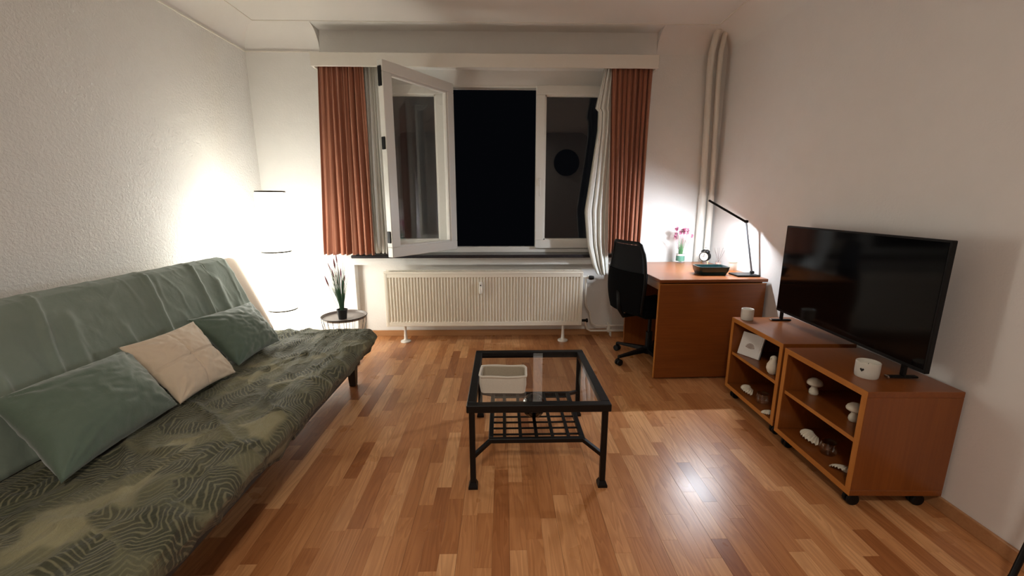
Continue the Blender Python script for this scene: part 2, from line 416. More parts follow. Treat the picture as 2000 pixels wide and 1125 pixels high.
# bead under the coving and hairline groove bead where it meets the ceiling
structure(MB().box(XL, YF, CZ - .006, XL + .009, YB, CZ + .004).box(XL, YB - .009, CZ - .006, -1.50, YB, CZ + .004).build('trim_5', 'white_trim'))
structure(MB().box(XL + CR - .003, YF, H - .005, XL + CR + .004, YB - CR, H).box(XL + CR, YB - CR - .004, H - .005, xr(YB) - CR, YB - CR + .003, H)
          .prism([(xr(YB) - CR - .004, YB - CR), (xr(YB) - CR + .003, YB - CR), (xr(YF) - CR + .003, YF), (xr(YF) - CR - .004, YF)], H - .005, H).build('trim_6', 'white_trim'))
# baseboards
def board(name, a, b, th=.014, h=.058):
    a, b = Vector(a), Vector(b); d = (b - a).normalized(); n = Vector((-d.y, d.x)); c = a + n * th; e = b + n * th
    structure(MB().prism([a, b, e, c], 0, h).build(name, 'base_wood', bevel=.003))
board('baseboard_left', (XL, YB), (XL, YF)); board('baseboard_right', (xr(YF), YF), (xr(3.76), 3.76))
board('baseboard_back', (NX1, 3.865), (NX0, 3.865)); board('baseboard_back', (NX0, YB), (XL + .014, YB)); board('baseboard_back', (xr(YB) - .014, YB), (NX1, YB))
# sill and strip under it
structure(MB().bevbox(-1.352, 3.70, .776, 1.05, 3.90, .804, .006).build('trim_7', 'sill'))
# window ----------------------------------------------------------
win = thing('window_1', None, None, (0, 3.88, .80)); win['kind'] = 'structure'
yf0, yf1 = 3.885, 3.95
fr = MB()
for b in ((WX0, yf0, .804, NX1, yf1, .858), (WX0, yf0, 2.243, NX1, yf1, 2.264), (WX0, yf0, .85, WX0 + .045, yf1, 2.25), (1.0, yf0, .85, NX1, yf1, 2.25),
          (-.500, yf0, .85, -.452, yf1, 2.25), (.302, yf0 + .012, .85, .34, yf1, 2.25)): fr.bevbox(*b, .004)
fr.build('window_frame', 'pvc', win)
def sash(M4, wdt, hgt, name, wst=.078, handle=None, latch=False):
    """local x along the sash, y thickness, z up"""
    mb = MB(); th = .058; z1 = hgt
    W = wst
    for b in ((0, 0, 0, wdt, th, W), (0, 0, z1 - W, wdt, th, z1), (0, 0, W, W, th, z1 - W), (wdt - W, 0, W, wdt, th, z1 - W)): mb.bevbox(*b, .004, M4)
    for b in ((W, .012, W, wdt - W, .046, W + .012), (W, .012, z1 - W - .012, wdt - W, .046, z1 - W), (W, .012, W, W + .012, .046, z1 - W), (wdt - W - .012, .012, W, wdt - W, .046, z1 - W)): mb.box(*b, M4)
    sf = mb.build(name, 'pvc', win)
    MB().box(W + .01, .026, W + .01, wdt - W - .01, .032, z1 - W - .01, M4).build('pane', 'glass', sf)
    if handle:
        MB().bevbox(handle - .014, -.012, hgt * .40, handle + .014, 0, hgt * .40 + .07, .005, M4).bevbox(handle - .01, -.035, hgt * .40 + .03, handle + .01, -.008, hgt * .40 + .05, .004, M4) \
            .bevbox(handle - .009, -.045, hgt * .40 - .09, handle + .009, -.030, hgt * .40 + .05, .005, M4).build('window_handle', 'pvc', sf)
    if latch:
        for z in (.94, .60, .11):
            MB().bevbox(wdt - .004, .010, z * hgt - .045 * (2 if z == .94 else 1), wdt + .007, .045, z * hgt + .045, .003, M4).build('latch', 'black_plastic', sf)
sash(rot((.300, 3.855, .846)), .70, 1.412, 'window_sash', handle=.035)
sash(rot((-1.29, 3.855, .846)), .79, 1.412, 'window_sash')
ang = math.atan2(3.235 - 3.86, -.885 + .452)
sash(rot((-.462, 3.862, .846), ang), .757, 1.412, 'open_window_sash', latch=True)

# pelmet
pm = thing('pelmet', 'long plain cream curtain pelmet board above the window', 'pelmet', (-.11, 3.6, 2.33))
MB().bevbox(-1.505, 3.585, 2.318, 1.258, 3.603, 2.418, .002).build('fascia', 'white_trim', pm)
MB().bevbox(-1.505, 3.603, 2.318, -1.487, YB, 2.418, .002).build('end_board', 'white_trim', pm)
MB().bevbox(1.24, 3.603, 2.318, 1.258, YB, 2.418, .002).build('end_board', 'white_trim', pm)
MB().box(-1.487, 3.603, 2.402, 1.24, YB, 2.418).build('top_board', 'white_trim', pm)
MB().box(-1.48, 3.64, 2.385, 1.235, 3.655, 2.402).box(-1.48, 3.70, 2.385, 1.235, 3.715, 2.402).build('curtain_rail', 'white_trim', pm)

# curtains
def curtain(name, label, xt0, xt1, xb0, xb1, y, zt, zb, folds, amp, seed, mat, cat='curtain', group=None, nu=260, nv=50, edge=None):
    mb = MB()
    def f(u, v):
        z = zt + (zb - zt) * v; a = xt0 + (xb0 - xt0) * v; b = xt1 + (xb1 - xt1) * v
        if edge: a, b = edge(v, a, b)
        uu = u + .012 * N(u * 6 + seed, v * 1.6) ; ph = 2 * PI * folds * uu + 2.6 * N(u * 4 + seed, v * .8 + seed) * (.35 + .65 * v) + .8 * N(u * 11, seed)
        am = amp * (.55 + .55 * v ** .7) * (1 + 1.1 * N(u * 7, v * 1.2, seed))
        xx = a + (b - a) * (u + .25 / folds * math.sin(ph * 1.0 + .8) * .5)
        yy = y + am * math.sin(ph) + .25 * am * math.sin(2.3 * ph + seed) + (.006 * math.sin(ph * 3.1) * (1 - v) ** 3)
        return (xx, yy, z + (.006 * math.sin(ph) if v > .98 else 0))
    mb.grid(f, nu, nv)
    o = mb.build(name, mat, at=((xt0 + xt1) / 2, y, zt), smooth=True, solid=.0015)
    uvl = o.data.uv_layers.new(name='UV')
    for lp in o.data.loops:
        vi = lp.vertex_index; uvl.data[lp.index].uv = ((vi // (nv + 1)) / nu, (vi % (nv + 1)) / nv)
    return tag(o, label, cat, group)
curtain('curtain', 'terracotta striped pleated curtain left of the open window, above the potted grass', -1.475, -1.115, -1.553, -1.112, 3.640, 2.383, .822, 8, .019, 1.0, 'curtain')
curtain('curtain', 'terracotta striped pleated curtain right of the window, behind the black desk chair', .885, 1.222, .925, 1.205, 3.633, 2.383, .832, 8, .018, 5.0, 'curtain')
curtain('net_curtain', 'narrow off-white net curtain hanging between left terracotta curtain and open window sash', -1.19, -1.00, -1.20, -1.00, 3.712, 2.383, .825, 7, .013, 9.0, 'sheer', cat='net curtain', nu=140)
def sheer_edge(v, a, b):
    pts = [(0, .845), (.10, .81), (.20, .775), (.215, .80), (.3, .80), (.5, .755), (.68, .712), (.85, .745), (.95, .80), (1, .845)]
    for (p0, q0), (p1, q1) in zip(pts, pts[1:]):
        if p0 <= v <= p1: a = q0 + (q1 - q0) * (v - p0) / (p1 - p0); break
    return a, (.93 if v < .8 else .93 + (v - .8) * .1)
sheer_top = curtain('net_curtain', 'off-white net curtain bunched over right window sash and trailing onto radiator valve', .845, .93, .845, .96, 3.672, 2.383, .628, 4, .014, 3.0, 'sheer', cat='net curtain', edge=sheer_edge, nu=120, nv=70)

# ------------------------------------------------------------------ radiator
rad = thing('radiator', 'long cream ribbed panel radiator on two post feet under the window', 'radiator', (-.17, 3.72, 0))
x0, x1, z0, z1, yfz = -1.058, .722, .158, .652, 3.645
mb = MB(); nr = 64; px = (x1 - x0 - .05) / nr
def radf(u, v):
    k = u * nr; t_ = k - math.floor(k); xx = x0 + .025 + u * (x1 - x0 - .05)
    g = 0 if t_ < .12 or t_ > .88 else (1 if .3 < t_ < .7 else .5 + .5 * math.sin((abs(t_ - .5) - .3) / .1 * -PI / 2) if False else max(0, min(1, (.5 - abs(t_ - .5) - .12) / .18)))
    e = 1 if .06 < v < .94 else 0
    return (xx, yfz + .010 * g * e, z0 + .012 + v * (z1 - z0 - .024))
vs_ = [0, .058, .075, .925, .942, 1]
k0 = 0
us = sorted({(k + t_) / nr for k in range(nr) for t_ in (0, .12, .3, .5, .7, .88)} | {1.0})
for u in us:
    for v in vs_: mb.v.append(radf(u, v))
nv_ = len(vs_)
for i in range(len(us) - 1):
    for j in range(nv_ - 1):
        a = i * nv_ + j; mb.f.append((a, a + nv_, a + nv_ + 1, a + 1))
mb.build('front_panel', 'radiator', rad)
MB().bevbox(x0, yfz, z0, x0 + .026, yfz + .10, z1, .004).bevbox(x1 - .026, yfz, z0, x1, yfz + .10, z1, .004) \
    .bevbox(x0, yfz - .001, z0, x1, yfz + .012, z0 + .014, .004).bevbox(x0, yfz - .001, z1 - .014, x1, yfz + .012, z1, .004).box(x0 + .01, yfz + .07, z0, x1 - .01, yfz + .10, z1 - .01).build('casing', 'radiator', rad)
mb = MB()
for k in range(int((x1 - x0 - .06) / .014)):
    xx = x0 + .03 + k * .014; mb.box(xx, yfz + .012, z1 - .006, xx + .006, yfz + .085, z1 + .006)
mb.box(x0, yfz + .003, z1 - .004, x1, yfz + .012, z1 + .012).box(x0, yfz + .085, z1 - .004, x1, yfz + .095, z1 + .012)
g = mb.build('top_grille', 'radiator', rad)
mt = MB().bevbox(-.213, yfz - .026, .462, -.183, yfz - .0005, .572, .006).build('heat_meter', 'white_trim', rad)
MB().bevbox(-.204, yfz - .0275, .538, -.192, yfz - .0255, .548, .0005).build('display', 'black_plastic', mt)
for xx in (-.90, .556):
    MB().lathe([(.046, 0), (.048, .004), (.046, .012), (.020, .022), (.016, .03), (.012, .10), (.012, .165)], (xx, 3.685, 0), 24).build('foot', 'white_trim', rad, smooth=40)
for zz in (.60, .19): MB().lathe([(.012, 0), (.012, .05), (.018, .05), (.018, .065)], (x1, 3.70, zz), 14, 'x').build('valve', 'white_trim' if zz > .4 else 'caster', rad, smooth=40)
MB().lathe([(.0, 0), (.018, .002), (.02, .02), (.016, .045), (0, .05)], (.775, 3.665, .600), 12, 'x', fn=None).build('valve_knob', 'black_metal', rad, smooth=50)
# pipes
hp = thing('heating_pipes', 'pair of white heating pipes running from radiator side along skirting behind chair', 'pipes', (.8, 3.72, .08))
MB().tube([(.752, 3.70, .60), (.757, 3.70, .56), (.762, 3.71, .40), (.768, 3.72, .33), (.79, 3.735, .295), (.815, 3.745, .26), (.822, 3.745, .20), (.835, 3.745, .15), (.875, 3.745, .125), (1.20, 3.745, .125), (1.70, 3.745, .125)], .0095, 10).build('pipe', 'white_trim', hp, smooth=True)
MB().tube([(.745, 3.70, .19), (.765, 3.71, .18), (.775, 3.72, .15), (.79, 3.73, .10), (.825, 3.74, .078), (1.20, 3.745, .075), (1.70, 3.745, .075)], .0095, 10).build('pipe', 'white_trim', hp, smooth=True)
for xx in (1.0,): MB().bevbox(xx - .012, 3.735, .06, xx + .012, 3.80, .14, .004).build('bracket', 'white_trim', hp)
rp = thing('riser_pipes', 'pair of cream vertical heating risers in the right rear corner', 'pipes', (1.8, 3.72, 0))
for k, dx in enumerate((0, .078)):
    r_ = .026 if k == 0 else .022
    pts = [(1.792 + dx, 3.735, 0.0), (1.788 + dx, 3.735, .9), (1.775 + dx, 3.735, 1.35), (1.742 + dx, 3.735, 2.35), (1.742 + dx * .96, 3.727, 2.48), (1.752 + dx * .9, 3.70, 2.60), (1.758 + dx * .9, 3.68, H)]
    P2 = []
    for a, b in zip(pts, pts[1:]):
        for q in range(4): P2.append(Vector(a).lerp(Vector(b), q / 4))
    P2.append(Vector(pts[-1]))
    pr = MB().tube(P2, r_, 16).build('riser', 'white_trim', rp, smooth=True)
    MB().tube([(1.788 + dx, 3.735, .02), (1.776 + dx, 3.735, 1.33)], r_ + .005, 16).build('sleeve', 'white_trim', pr, smooth=40)

# ------------------------------------------------------------------ socket, lamp
so = thing('wall_socket', 'small white double wall plate beside the glowing paper lamp', 'socket', (XL, 3.49, 1.0))
MB().bevbox(XL, 3.455, .965, XL + .012, 3.535, 1.045, .004).build('plate', 'white_trim', so)
MB().bevbox(XL + .012, 3.47, .98, XL + .017, 3.52, 1.03, .003).build('rocker', 'white_trim', so)

lx, ly = -1.727, 3.20
fl = thing('floor_lamp', 'tall glowing white paper floor lamp in the left corner behind sofa', 'floor lamp', (lx, ly, 0))
MB().lathe([(.11, 0), (.11, .012), (.02, .016), (0, .016)], (lx, ly, 0), 32).build('base', 'white_trim', fl, smooth=30)
def seg_shade(z0, z1, r0, rm):
    K = 12; out = [(r0 + (rm - r0) * math.sin(PI * i / K) ** .7 if 0 < i < K else r0, z0 + (z1 - z0) * i / K) for i in range(K + 1)]
    inn = [(r - .002, z) for r, z in out[::-1]]
    return MB().lathe(out + inn + [out[0]], (lx, ly, 0), 40)
for (a, b, r0, rm) in ((.05, .438, .097, .099), (.452, .892, .100, .108), (.906, 1.340, .100, .108)):
    seg_shade(a, b, r0, rm).build('lamp_shade', 'paper_glow', fl, smooth=40)
for z in (.445, .899, 1.343, .046):
    MB().lathe([(.094, z - .006), (.1015, z - .006), (.1015, z + .006), (.094, z + .006), (.094, z - .006)], (lx, ly, 0), 40).build('shade_ring', 'ring_grey', fl, smooth=30)
MB().tube([(lx, ly, .012), (lx, ly, 1.30)], .008, 8).build('pole', 'white_trim', fl)

# ------------------------------------------------------------------ sofa
sf = thing('sofa_bed', 'cream click-back sofa bed along the left wall under green covers', 'sofa', (-1.3, 1.75, 0))
def rbox(x0, y0, z0, x1, y1, z1, r, step, disp=None):
    """rounded box as one closed grid surface; disp(P, n) -> P"""
    mb = MB(); idx = {}
    lo, hi = Vector((x0, y0, z0)), Vector((x1, y1, z1)); nn = [max(2, int((hi[i] - lo[i]) / step[i])) for i in range(3)]
    def vid(i, j, k):
        key = (i, j, k)
        if key in idx: return idx[key]
        P = Vector([lo[a] + (hi[a] - lo[a]) * key[a] / nn[a] for a in range(3)])
        q = Vector([min(max(P[a], lo[a] + r), hi[a] - r) for a in range(3)]); d = P - q
        n_ = d.normalized() if d.length > 1e-9 else Vector((0, 0, 1))
        # even the arc spacing
        if d.length > 1e-9:
            m_ = max(abs(c) for c in d) ; P = q + n_ * r
        P = disp(P, n_) if disp else P
        idx[key] = len(mb.v); mb.v.append(tuple(P)); return idx[key]
    for a in range(3):
        b, c = [i for i in range(3) if i != a]
        for side in (0, nn[a]):
            for i in range(nn[b]):
                for j in range(nn[c]):
                    def K(ii, jj):
                        k = [0, 0, 0]; k[a] = side; k[b] = ii; k[c] = jj; return vid(*k)
                    mb.f.append((K(i, j), K(i + 1, j), K(i + 1, j + 1), K(i, j + 1)))
    return mb
SY0, SY1 = .62, 2.90
MB().bevbox(-1.72, SY0 + .05, .14, -1.02, SY1 - .08, .19, .006).build('frame', 'frame_dark', sf)
for (xx, yy) in ((-1.06, 2.76), (-1.06, .80), (-1.72, 2.76), (-1.72, .80)):
    MB().add([(xx - .022, yy - .022, 0), (xx + .022, yy - .022, 0), (xx + .022, yy + .022, 0), (xx - .022, yy + .022, 0),
              (xx - .03, yy - .03, .15), (xx + .03, yy - .03, .15), (xx + .03, yy + .03, .15), (xx - .03, yy + .03, .15)],
             [(3, 2, 1, 0), (4, 5, 6, 7)] + [(i, (i + 1) % 4, 4 + (i + 1) % 4, 4 + i) for i in range(4)]).build('leg', 'frame_dark', sf, bevel=.003)
rbox(-1.72, SY0 + .01, .19, -1.03, SY1 - .02, .350, .05, (.05, .1, .04)).build('seat_mattress', 'mattress', sf, smooth=True)
# backrest: built upright then leant back
bk_ang = math.radians(22); BP = Vector((-1.615, 0, .37))
def lean(P, extra=0):
    a = -bk_ang; dx, dz = P.x, P.z
    return Vector((BP.x + dx * math.cos(a) + dz * math.sin(a), P.y, BP.z - dx * math.sin(a) + dz * math.cos(a)))
def bdisp(P, n):
    q = P + n * (.006 * N(P.y * 3, P.z * 4)); 
    q -= n * .008 * math.exp(-((P.y - 2.56) / .012) ** 2)
    return lean(q)
rbox(-.15, SY0, -.02, 0, SY1, .590, .055, (.03, .03, .03), bdisp).build('backrest', 'mattress', sf, smooth=True)
MB().bevbox(-1.80, SY0 + .1, .16, -1.70, SY1 - .1, .50, .01).build('back_frame', 'frame_dark', sf)

# patterned spread over the seat
def sdisp(P, n):
    q = P.copy()
    top = max(0, n.z); front = max(0, n.x)
    if q.x > -1.25 and q.z < .33: q.x -= .62 * (.33 - q.z) * min(1, (q.x + 1.25) / .3)
    if q.y > 2.75 and q.z < .30: q.y -= .25 * (.30 - q.z)
    # seat sags slightly, long soft folds running lengthwise and across the edge
    wv = .010 * N(q.x * 7 + .6 * q.y, q.y * 1.5, 1) + .010 * N(q.x * 20 + 3 * q.y, q.y * 4, 5) + .005 * N(q.x * 34 + 8 * q.y, q.y * 14, 2)
    ridge = abs(N(q.x * 5 - q.y * 1.3, q.y * 1.8 + q.x * 2, 8)); wv += .010 * max(0, 1 - ridge * 9)
    ridge2 = abs(N(q.x * 3 + q.y * 2.2 + 4, q.y * 2.5 + q.z * 3, 18)); wv += .009 * max(0, 1 - ridge2 * 10)
    r3 = abs(N(q.x * 9 + q.y * 3, q.y * 5 - q.x * 4, 28)); wv += .005 * max(0, 1 - r3 * 8)
    if q.z < .27: wv += .012 * math.sin(q.y * 21 + 2 * N(q.y * 3, 0, 3)) * min(1, (.27 - q.z) / .06) * front
    q += n * wv
    if q.z < .205 : q.z = .19 + .012 * N(q.y * 5, 3)
    return q
sp = rbox(-1.66, SY0 - .02, .185, -.893, SY1 + .010, .387, .085, (.010, .009, .011), sdisp).build('bedspread', 'palm', at=(-1.25, 1.75, .30), smooth=True)
tag(sp, 'crumpled olive palm-leaf patterned spread covering the sofa seat', 'bedspread')

# plain throw over the backrest
def thr(u, v):
    # u along the sofa, v from bottom front over the top to the rear
    L = [(.012, .02), (.012, .25), (.014, .50), (.007, .568), (-.03, .600), (-.075, .607), (-.12, .600), (-.155, .56), (-.162, .40)]
    t_ = v * (len(L) - 1); i = min(int(t_), len(L) - 2); fr_ = t_ - i
    xx = L[i][0] + (L[i + 1][0] - L[i][0]) * fr_; zz = L[i][1] + (L[i + 1][1] - L[i][1]) * fr_
    yy = SY0 - .05 + (2.745 - (SY0 - .05)) * u - .02 * v * (u > .9) + .012 * N(v * 6, 3) * (u > .98)
    wv = 0
    for (c, sl, wd, h, a0, a1) in FOLDS:
        dcen = yy - (c + sl * (.5 - zz)); wv += h * math.exp(-(dcen / wd) ** 2) * max(0, min(1, (zz - a0) / .05)) * max(0, min(1, (a1 - zz) / .05))
    wv += .0035 * max(0, 1 - abs(N(yy * 9 + 2 * zz, zz * 5, 31)) * 10) + .006 * (N(yy * 3, zz * 4, 2) + .4) + .0025 * N(yy * 12, zz * 14, 6)
    r1 = abs(N(yy * 3.2 + zz * 2, zz * 7, 11)); wv += .0035 * max(0, 1 - r1 * 9) * (zz < .48)
    r2 = abs(N(yy * 6 - zz * 3, zz * 9 + 5, 21)); wv += .002 * max(0, 1 - r2 * 8)
    return lean(Vector((xx + max(0, wv) * (1 if v < .45 else .2), yy, zz + (max(0, wv) * .4 if v > .4 else 0))))
FOLDS = [(2.42, -.10, .014, .014, -.1, .62), (2.10, -.12, .014, .014, -.1, .62), (1.58, -.22, .014, .015, .1, .62), (1.68, -.2, .02, .012, -.1, .5),
         (1.38, -.1, .016, .016, -.1, .36), (1.12, -.12, .018, .014, -.1, .32), (2.55, -.05, .03, .012, .0, .5), (1.85, .1, .012, .009, .1, .4), (.95, -.1, .02, .012, -.1, .4)]
tw = MB().grid(thr, 330, 90).build('throw', 'throw', at=(-1.7, 1.7, .6), smooth=True, solid=.003)
tag(tw, 'plain grey green wrinkled throw draped over the sofa backrest', 'throw')

# cushions from four corners
def cushion(name, label, A, B, Cc, D, T, mat, seam=None, seed=0, nrm=None, quilt=False):
    """A bottom near, B bottom far, Cc top far, D top near"""
    A, B, Cc, D = map(Vector, (A, B, Cc, D)); nz = (B - A).cross(D - A).normalized()
    if nz.x < 0: nz = -nz
    cen = (A + B + Cc + D) / 4; mb = MB(); n = 56
    def pt(s, t_, side):
        u, v = (s + 1) / 2, (t_ + 1) / 2
        bow_s = 1 - .07 * (1 - t_ * t_) ; bow_t = 1 - .07 * (1 - s * s)
        u = .5 + (u - .5) * (1 - .07 * (1 - abs(t_) ** 2)); v = .5 + (v - .5) * (1 - .07 * (1 - abs(s) ** 2))
        P = (A * (1 - u) + B * u) * (1 - v) + (D * (1 - u) + Cc * u) * v
        h = T * max(0, (1 - abs(s) ** 2.4)) ** .55 * max(0, (1 - abs(t_) ** 2.4)) ** .55
        wr = .006 * N(s * 2.5 + seed, t_ * 2.5, side) + .004 * N(s * 7 + seed, t_ * 7, side * 3)
        cr = abs(N(s * 2.2 + seed * 3, t_ * 2.2 + seed, 7 + side)); wr -= .003 * max(0, 1 - cr * 9)
        # creases radiating from the corners
        for cs, ct in ((-1, -1), (1, -1), (1, 1), (-1, 1)):
            dx, dy = s - cs, t_ - ct; rr = math.hypot(dx, dy)
            if 0 < rr < .8: wr += .007 * math.sin(math.atan2(dy, dx) * 13 + seed) * (1 - rr / .8) * min(1, rr * 5)
        if quilt and side > 0:
            wr -= .010 * (math.exp(-(s / .02) ** 2) + math.exp(-(t_ / .02) ** 2))
        h = h + wr * min(1, h / (T * .3)) if h > 0 else 0
        return P + nz * (h * side)
    for side in (1, -1): mb.grid(lambda a, b: pt(a * 2 - 1, b * 2 - 1, side), n, n)
    o = mb.build(name, mat, at=cen, smooth=True)
    import bmesh
    bm = bmesh.new(); bm.from_mesh(o.data); bmesh.ops.remove_doubles(bm, verts=bm.verts, dist=1e-4); bmesh.ops.recalc_face_normals(bm, faces=bm.faces)
    for f in bm.faces: f.smooth = True
    bm.to_mesh(o.data); bm.free()
    return tag(o, label, 'cushion')
cushion('cushion', 'large sage green velvet cushion leaning at the near end of sofa, in front', (-1.37, 1.165, .415), (-1.40, 1.68, .415), (-1.63, 1.735, .645), (-1.66, 1.265, .640), .10, 'velvet', seed=1)
cushion('cushion', 'square beige cotton cushion with crossed seams between the two green cushions', (-1.40, 1.69, .410), (-1.375, 2.035, .410), (-1.60, 2.10, .665), (-1.63, 1.705, .665), .06, 'beige', seed=4, quilt=True)
cushion('cushion', 'dark sage green velvet cushion at far end of sofa near the paper lamp', (-1.415, 2.12, .410), (-1.41, 2.53, .410), (-1.60, 2.59, .650), (-1.63, 2.10, .672), .08, 'velvet', seed=8)

# ------------------------------------------------------------------ side table and potted grass
tx, ty, tz = -1.235, 3.145, .395
st = thing('side_table', 'small round tray-top side table with wire basket base behind the sofa end', 'side table', (tx, ty, 0))
MB().lathe([(0, tz - .004), (.158, tz - .004), (.166, tz + .012), (.1685, tz + .012), (.1605, tz - .008), (0, tz - .008)], (tx, ty, 0), 48).build('tray_top', 'tray_grey', st, smooth=40)
ring = lambda r, z: [(tx + r * math.cos(2 * PI * k / 40), ty + r * math.sin(2 * PI * k / 40), z) for k in range(40)]
MB().tube(ring(.168, tz + .010), .0028, 6, closed=True).build('rim', 'black_metal', st, smooth=True)
MB().tube(ring(.085, .004), .0035, 6, closed=True).build('base_ring', 'black_metal', st, smooth=True)
for k in range(22):
    c_, s_ = math.cos(2 * PI * k / 22), math.sin(2 * PI * k / 22)
    MB().tube([(tx + .167 * c_, ty + .167 * s_, tz + .008), (tx + .162 * c_, ty + .162 * s_, tz - .05), (tx + .085 * c_, ty + .085 * s_, .004)], .0016, 5).build('wire', 'black_metal', st)
ppx, ppy, pz = tx + .005, ty - .045, tz - .004
pp = thing('potted_grass', 'artificial grass with pink seed heads in a black pot on the round side table', 'plant', (ppx, ppy, pz))
MB().lathe([(0, 0), (.030, 0), (.037, .066), (.040, .066), (.040, .076), (.035, .076), (.034, .062), (0, .062)], (ppx, ppy, pz), 28).build('pot', 'pot', pp, smooth=40)
MB().lathe([(0, .0), (.033, 0), (.033, .006), (0, .008)], (ppx, ppy, pz + .060), 20).build('soil', 'soil', pp)
random.seed(21)
def blades(n, cx, cy, cz, h0, h1, spread, wd, lean_=(0, 0)):
    mb = MB()
    for k in range(n):
        a = random.uniform(0, 2 * PI); s_ = random.random() ** .7 * spread; h = random.uniform(h0, h1)
        dx, dy = math.cos(a) * s_ + lean_[0], math.sin(a) * s_ + lean_[1]; b0 = Vector((cx + math.cos(a) * .012, cy + math.sin(a) * .012, cz))
        wv = Vector((random.uniform(-1, 1), random.uniform(-.3, .3), 0)).normalized() * wd
        q = []
        for i in range(5):
            t_ = i / 4; c_ = b0 + Vector((dx * t_ ** 1.8, dy * t_ ** 1.8, h * t_ * (1 - .08 * t_ * s_ / .1))); q.append((c_, wv * (1 - t_ * .9)))
        k0 = len(mb.v)
        for c_, w_ in q: mb.v += [tuple(c_ - w_), tuple(c_ + w_)]
        for i in range(4): mb.f.append((k0 + 2 * i, k0 + 2 * i + 1, k0 + 2 * i + 3, k0 + 2 * i + 2))
    return mb
o = blades(110, ppx, ppy, pz + .062, .20, .42, .085, .0028, (-.012, 0)).build('foliage', 'grass', pp); o['kind'] = 'stuff'
o = blades(26, ppx, ppy, pz + .062, .26, .44, .17, .0007, (-.02, 0)).build('thin_blades', 'grass', pp); o['kind'] = 'stuff'
for (dx, dy, z0_, z1_, r_) in ((-.085, 0, .235, .315, .006), (-.045, .01, .30, .37, .005), (-.022, -.01, .37, .45, .006), (.012, .0, .30, .37, .006), (.030, .01, .27, .32, .005), (-.012, .01, .41, .48, .005), (-.06, .0, .36, .41, .004)):
    a = Vector((ppx + dx, ppy + dy, pz + .02 + z0_)); b = Vector((ppx + dx * 1.28, ppy + dy, pz + .02 + z1_))
    MB().tube([(ppx + dx * .1, ppy, pz + .062), (ppx + dx * .6, ppy + dy, pz + .6 * z0_), a], .0012, 5).tube([a, a.lerp(b, .3), a.lerp(b, .7), b], [.002, r_, r_ * .8, .001], 7).build('seed_head', 'seedhead', pp, smooth=True)

# ------------------------------------------------------------------ coffee table
ct = thing('coffee_table', 'square black metal coffee table with clear glass top and lattice shelf', 'coffee table', (.155, 1.98, 0))
X0, X1, Y0, Y1, TZ = -.160, .470, 1.645, 2.330, .41
mb = MB(); w_ = .038
for b in ((X0, Y0, TZ - .035, X1, Y0 + w_, TZ), (X0, Y1 - w_, TZ - .035, X1, Y1, TZ), (X0, Y0 + w_, TZ - .035, X0 + w_, Y1 - w_, TZ), (X1 - w_, Y0 + w_, TZ - .035, X1, Y1 - w_, TZ)): mb.bevbox(*b, .003)
mb.build('top_frame', 'black_metal', ct)
MB().bevbox(X0 + w_ - .004, Y0 + w_ - .004, TZ - .012, X1 - w_ + .004, Y1 - w_ + .004, TZ - .004, .001).build('glass_top', 'glass', ct)
LG = [(X0 + .022, Y0 + .022), (X1 - .022, Y0 + .022), (X1 - .022, Y1 - .022), (X0 + .022, Y1 - .022)]
for (a, b) in LG:
    lg = MB().bevbox(a - .0125, b - .0125, .02, a + .0125, b + .0125, TZ - .035, .003).build('leg', 'black_metal', ct)
    MB().add([(a + sx * .021, b + sy * .021, 0) for sx, sy in ((-1, -1), (1, -1), (1, 1), (-1, 1))] + [(a + sx * .021, b + sy * .021, .012) for sx, sy in ((-1, -1), (1, -1), (1, 1), (-1, 1))] + [(a + sx * .014, b + sy * .014, .030) for sx, sy in ((-1, -1), (1, -1), (1, 1), (-1, 1))],
             [(3, 2, 1, 0), (8, 9, 10, 11)] + [(i + o_, (i + 1) % 4 + o_, 4 + (i + 1) % 4 + o_, 4 + i + o_) for i in range(4) for o_ in (0, 4)]).build('foot', 'black_metal', lg)
SZ = .195; SX0, SX1, SYa, SYb = -.070, .380, 1.735, 2.225
mb = MB(); sw = .022
for b in ((SX0, SYa, SZ - .022, SX1, SYa + sw, SZ), (SX0, SYb - sw, SZ - .022, SX1, SYb, SZ), (SX0, SYa + sw, SZ - .022, SX0 + sw, SYb - sw, SZ), (SX1 - sw, SYa + sw, SZ - .022, SX1, SYb - sw, SZ)): mb.bevbox(*b, .002)
mb.build('shelf_frame', 'black_metal', ct)
for k in range(1, 6):
    xx = SX0 + (SX1 - SX0) * k / 6; MB().box(xx - .008, SYa + sw, SZ - .006, xx + .008, SYb - sw, SZ - .001).build('lattice_bar', 'black_metal', ct)
for k in range(1, 9):
    yy = SYa + (SYb - SYa) * k / 9; MB().box(SX0 + sw, yy - .005, SZ - .011, SX1 - sw, yy + .005, SZ - .006).build('cross_bar', 'black_metal', ct)
for (a, b), (c_, d) in zip(LG, ((SX0 + .011, SYa + .011), (SX1 - .011, SYa + .011), (SX1 - .011, SYb - .011), (SX0 + .011, SYb - .011))):
    v = Vector((c_ - a, d - b, 0)); ang_ = math.atan2(v.y, v.x); L = v.length
    drop = .032; MB().bevbox(0, -.009, -.010, math.hypot(L, drop), .009, .010, .002, rot((a, b, SZ - .011 - drop), ang_, 0, -math.atan2(drop, L))).build('brace', 'black_metal', ct)

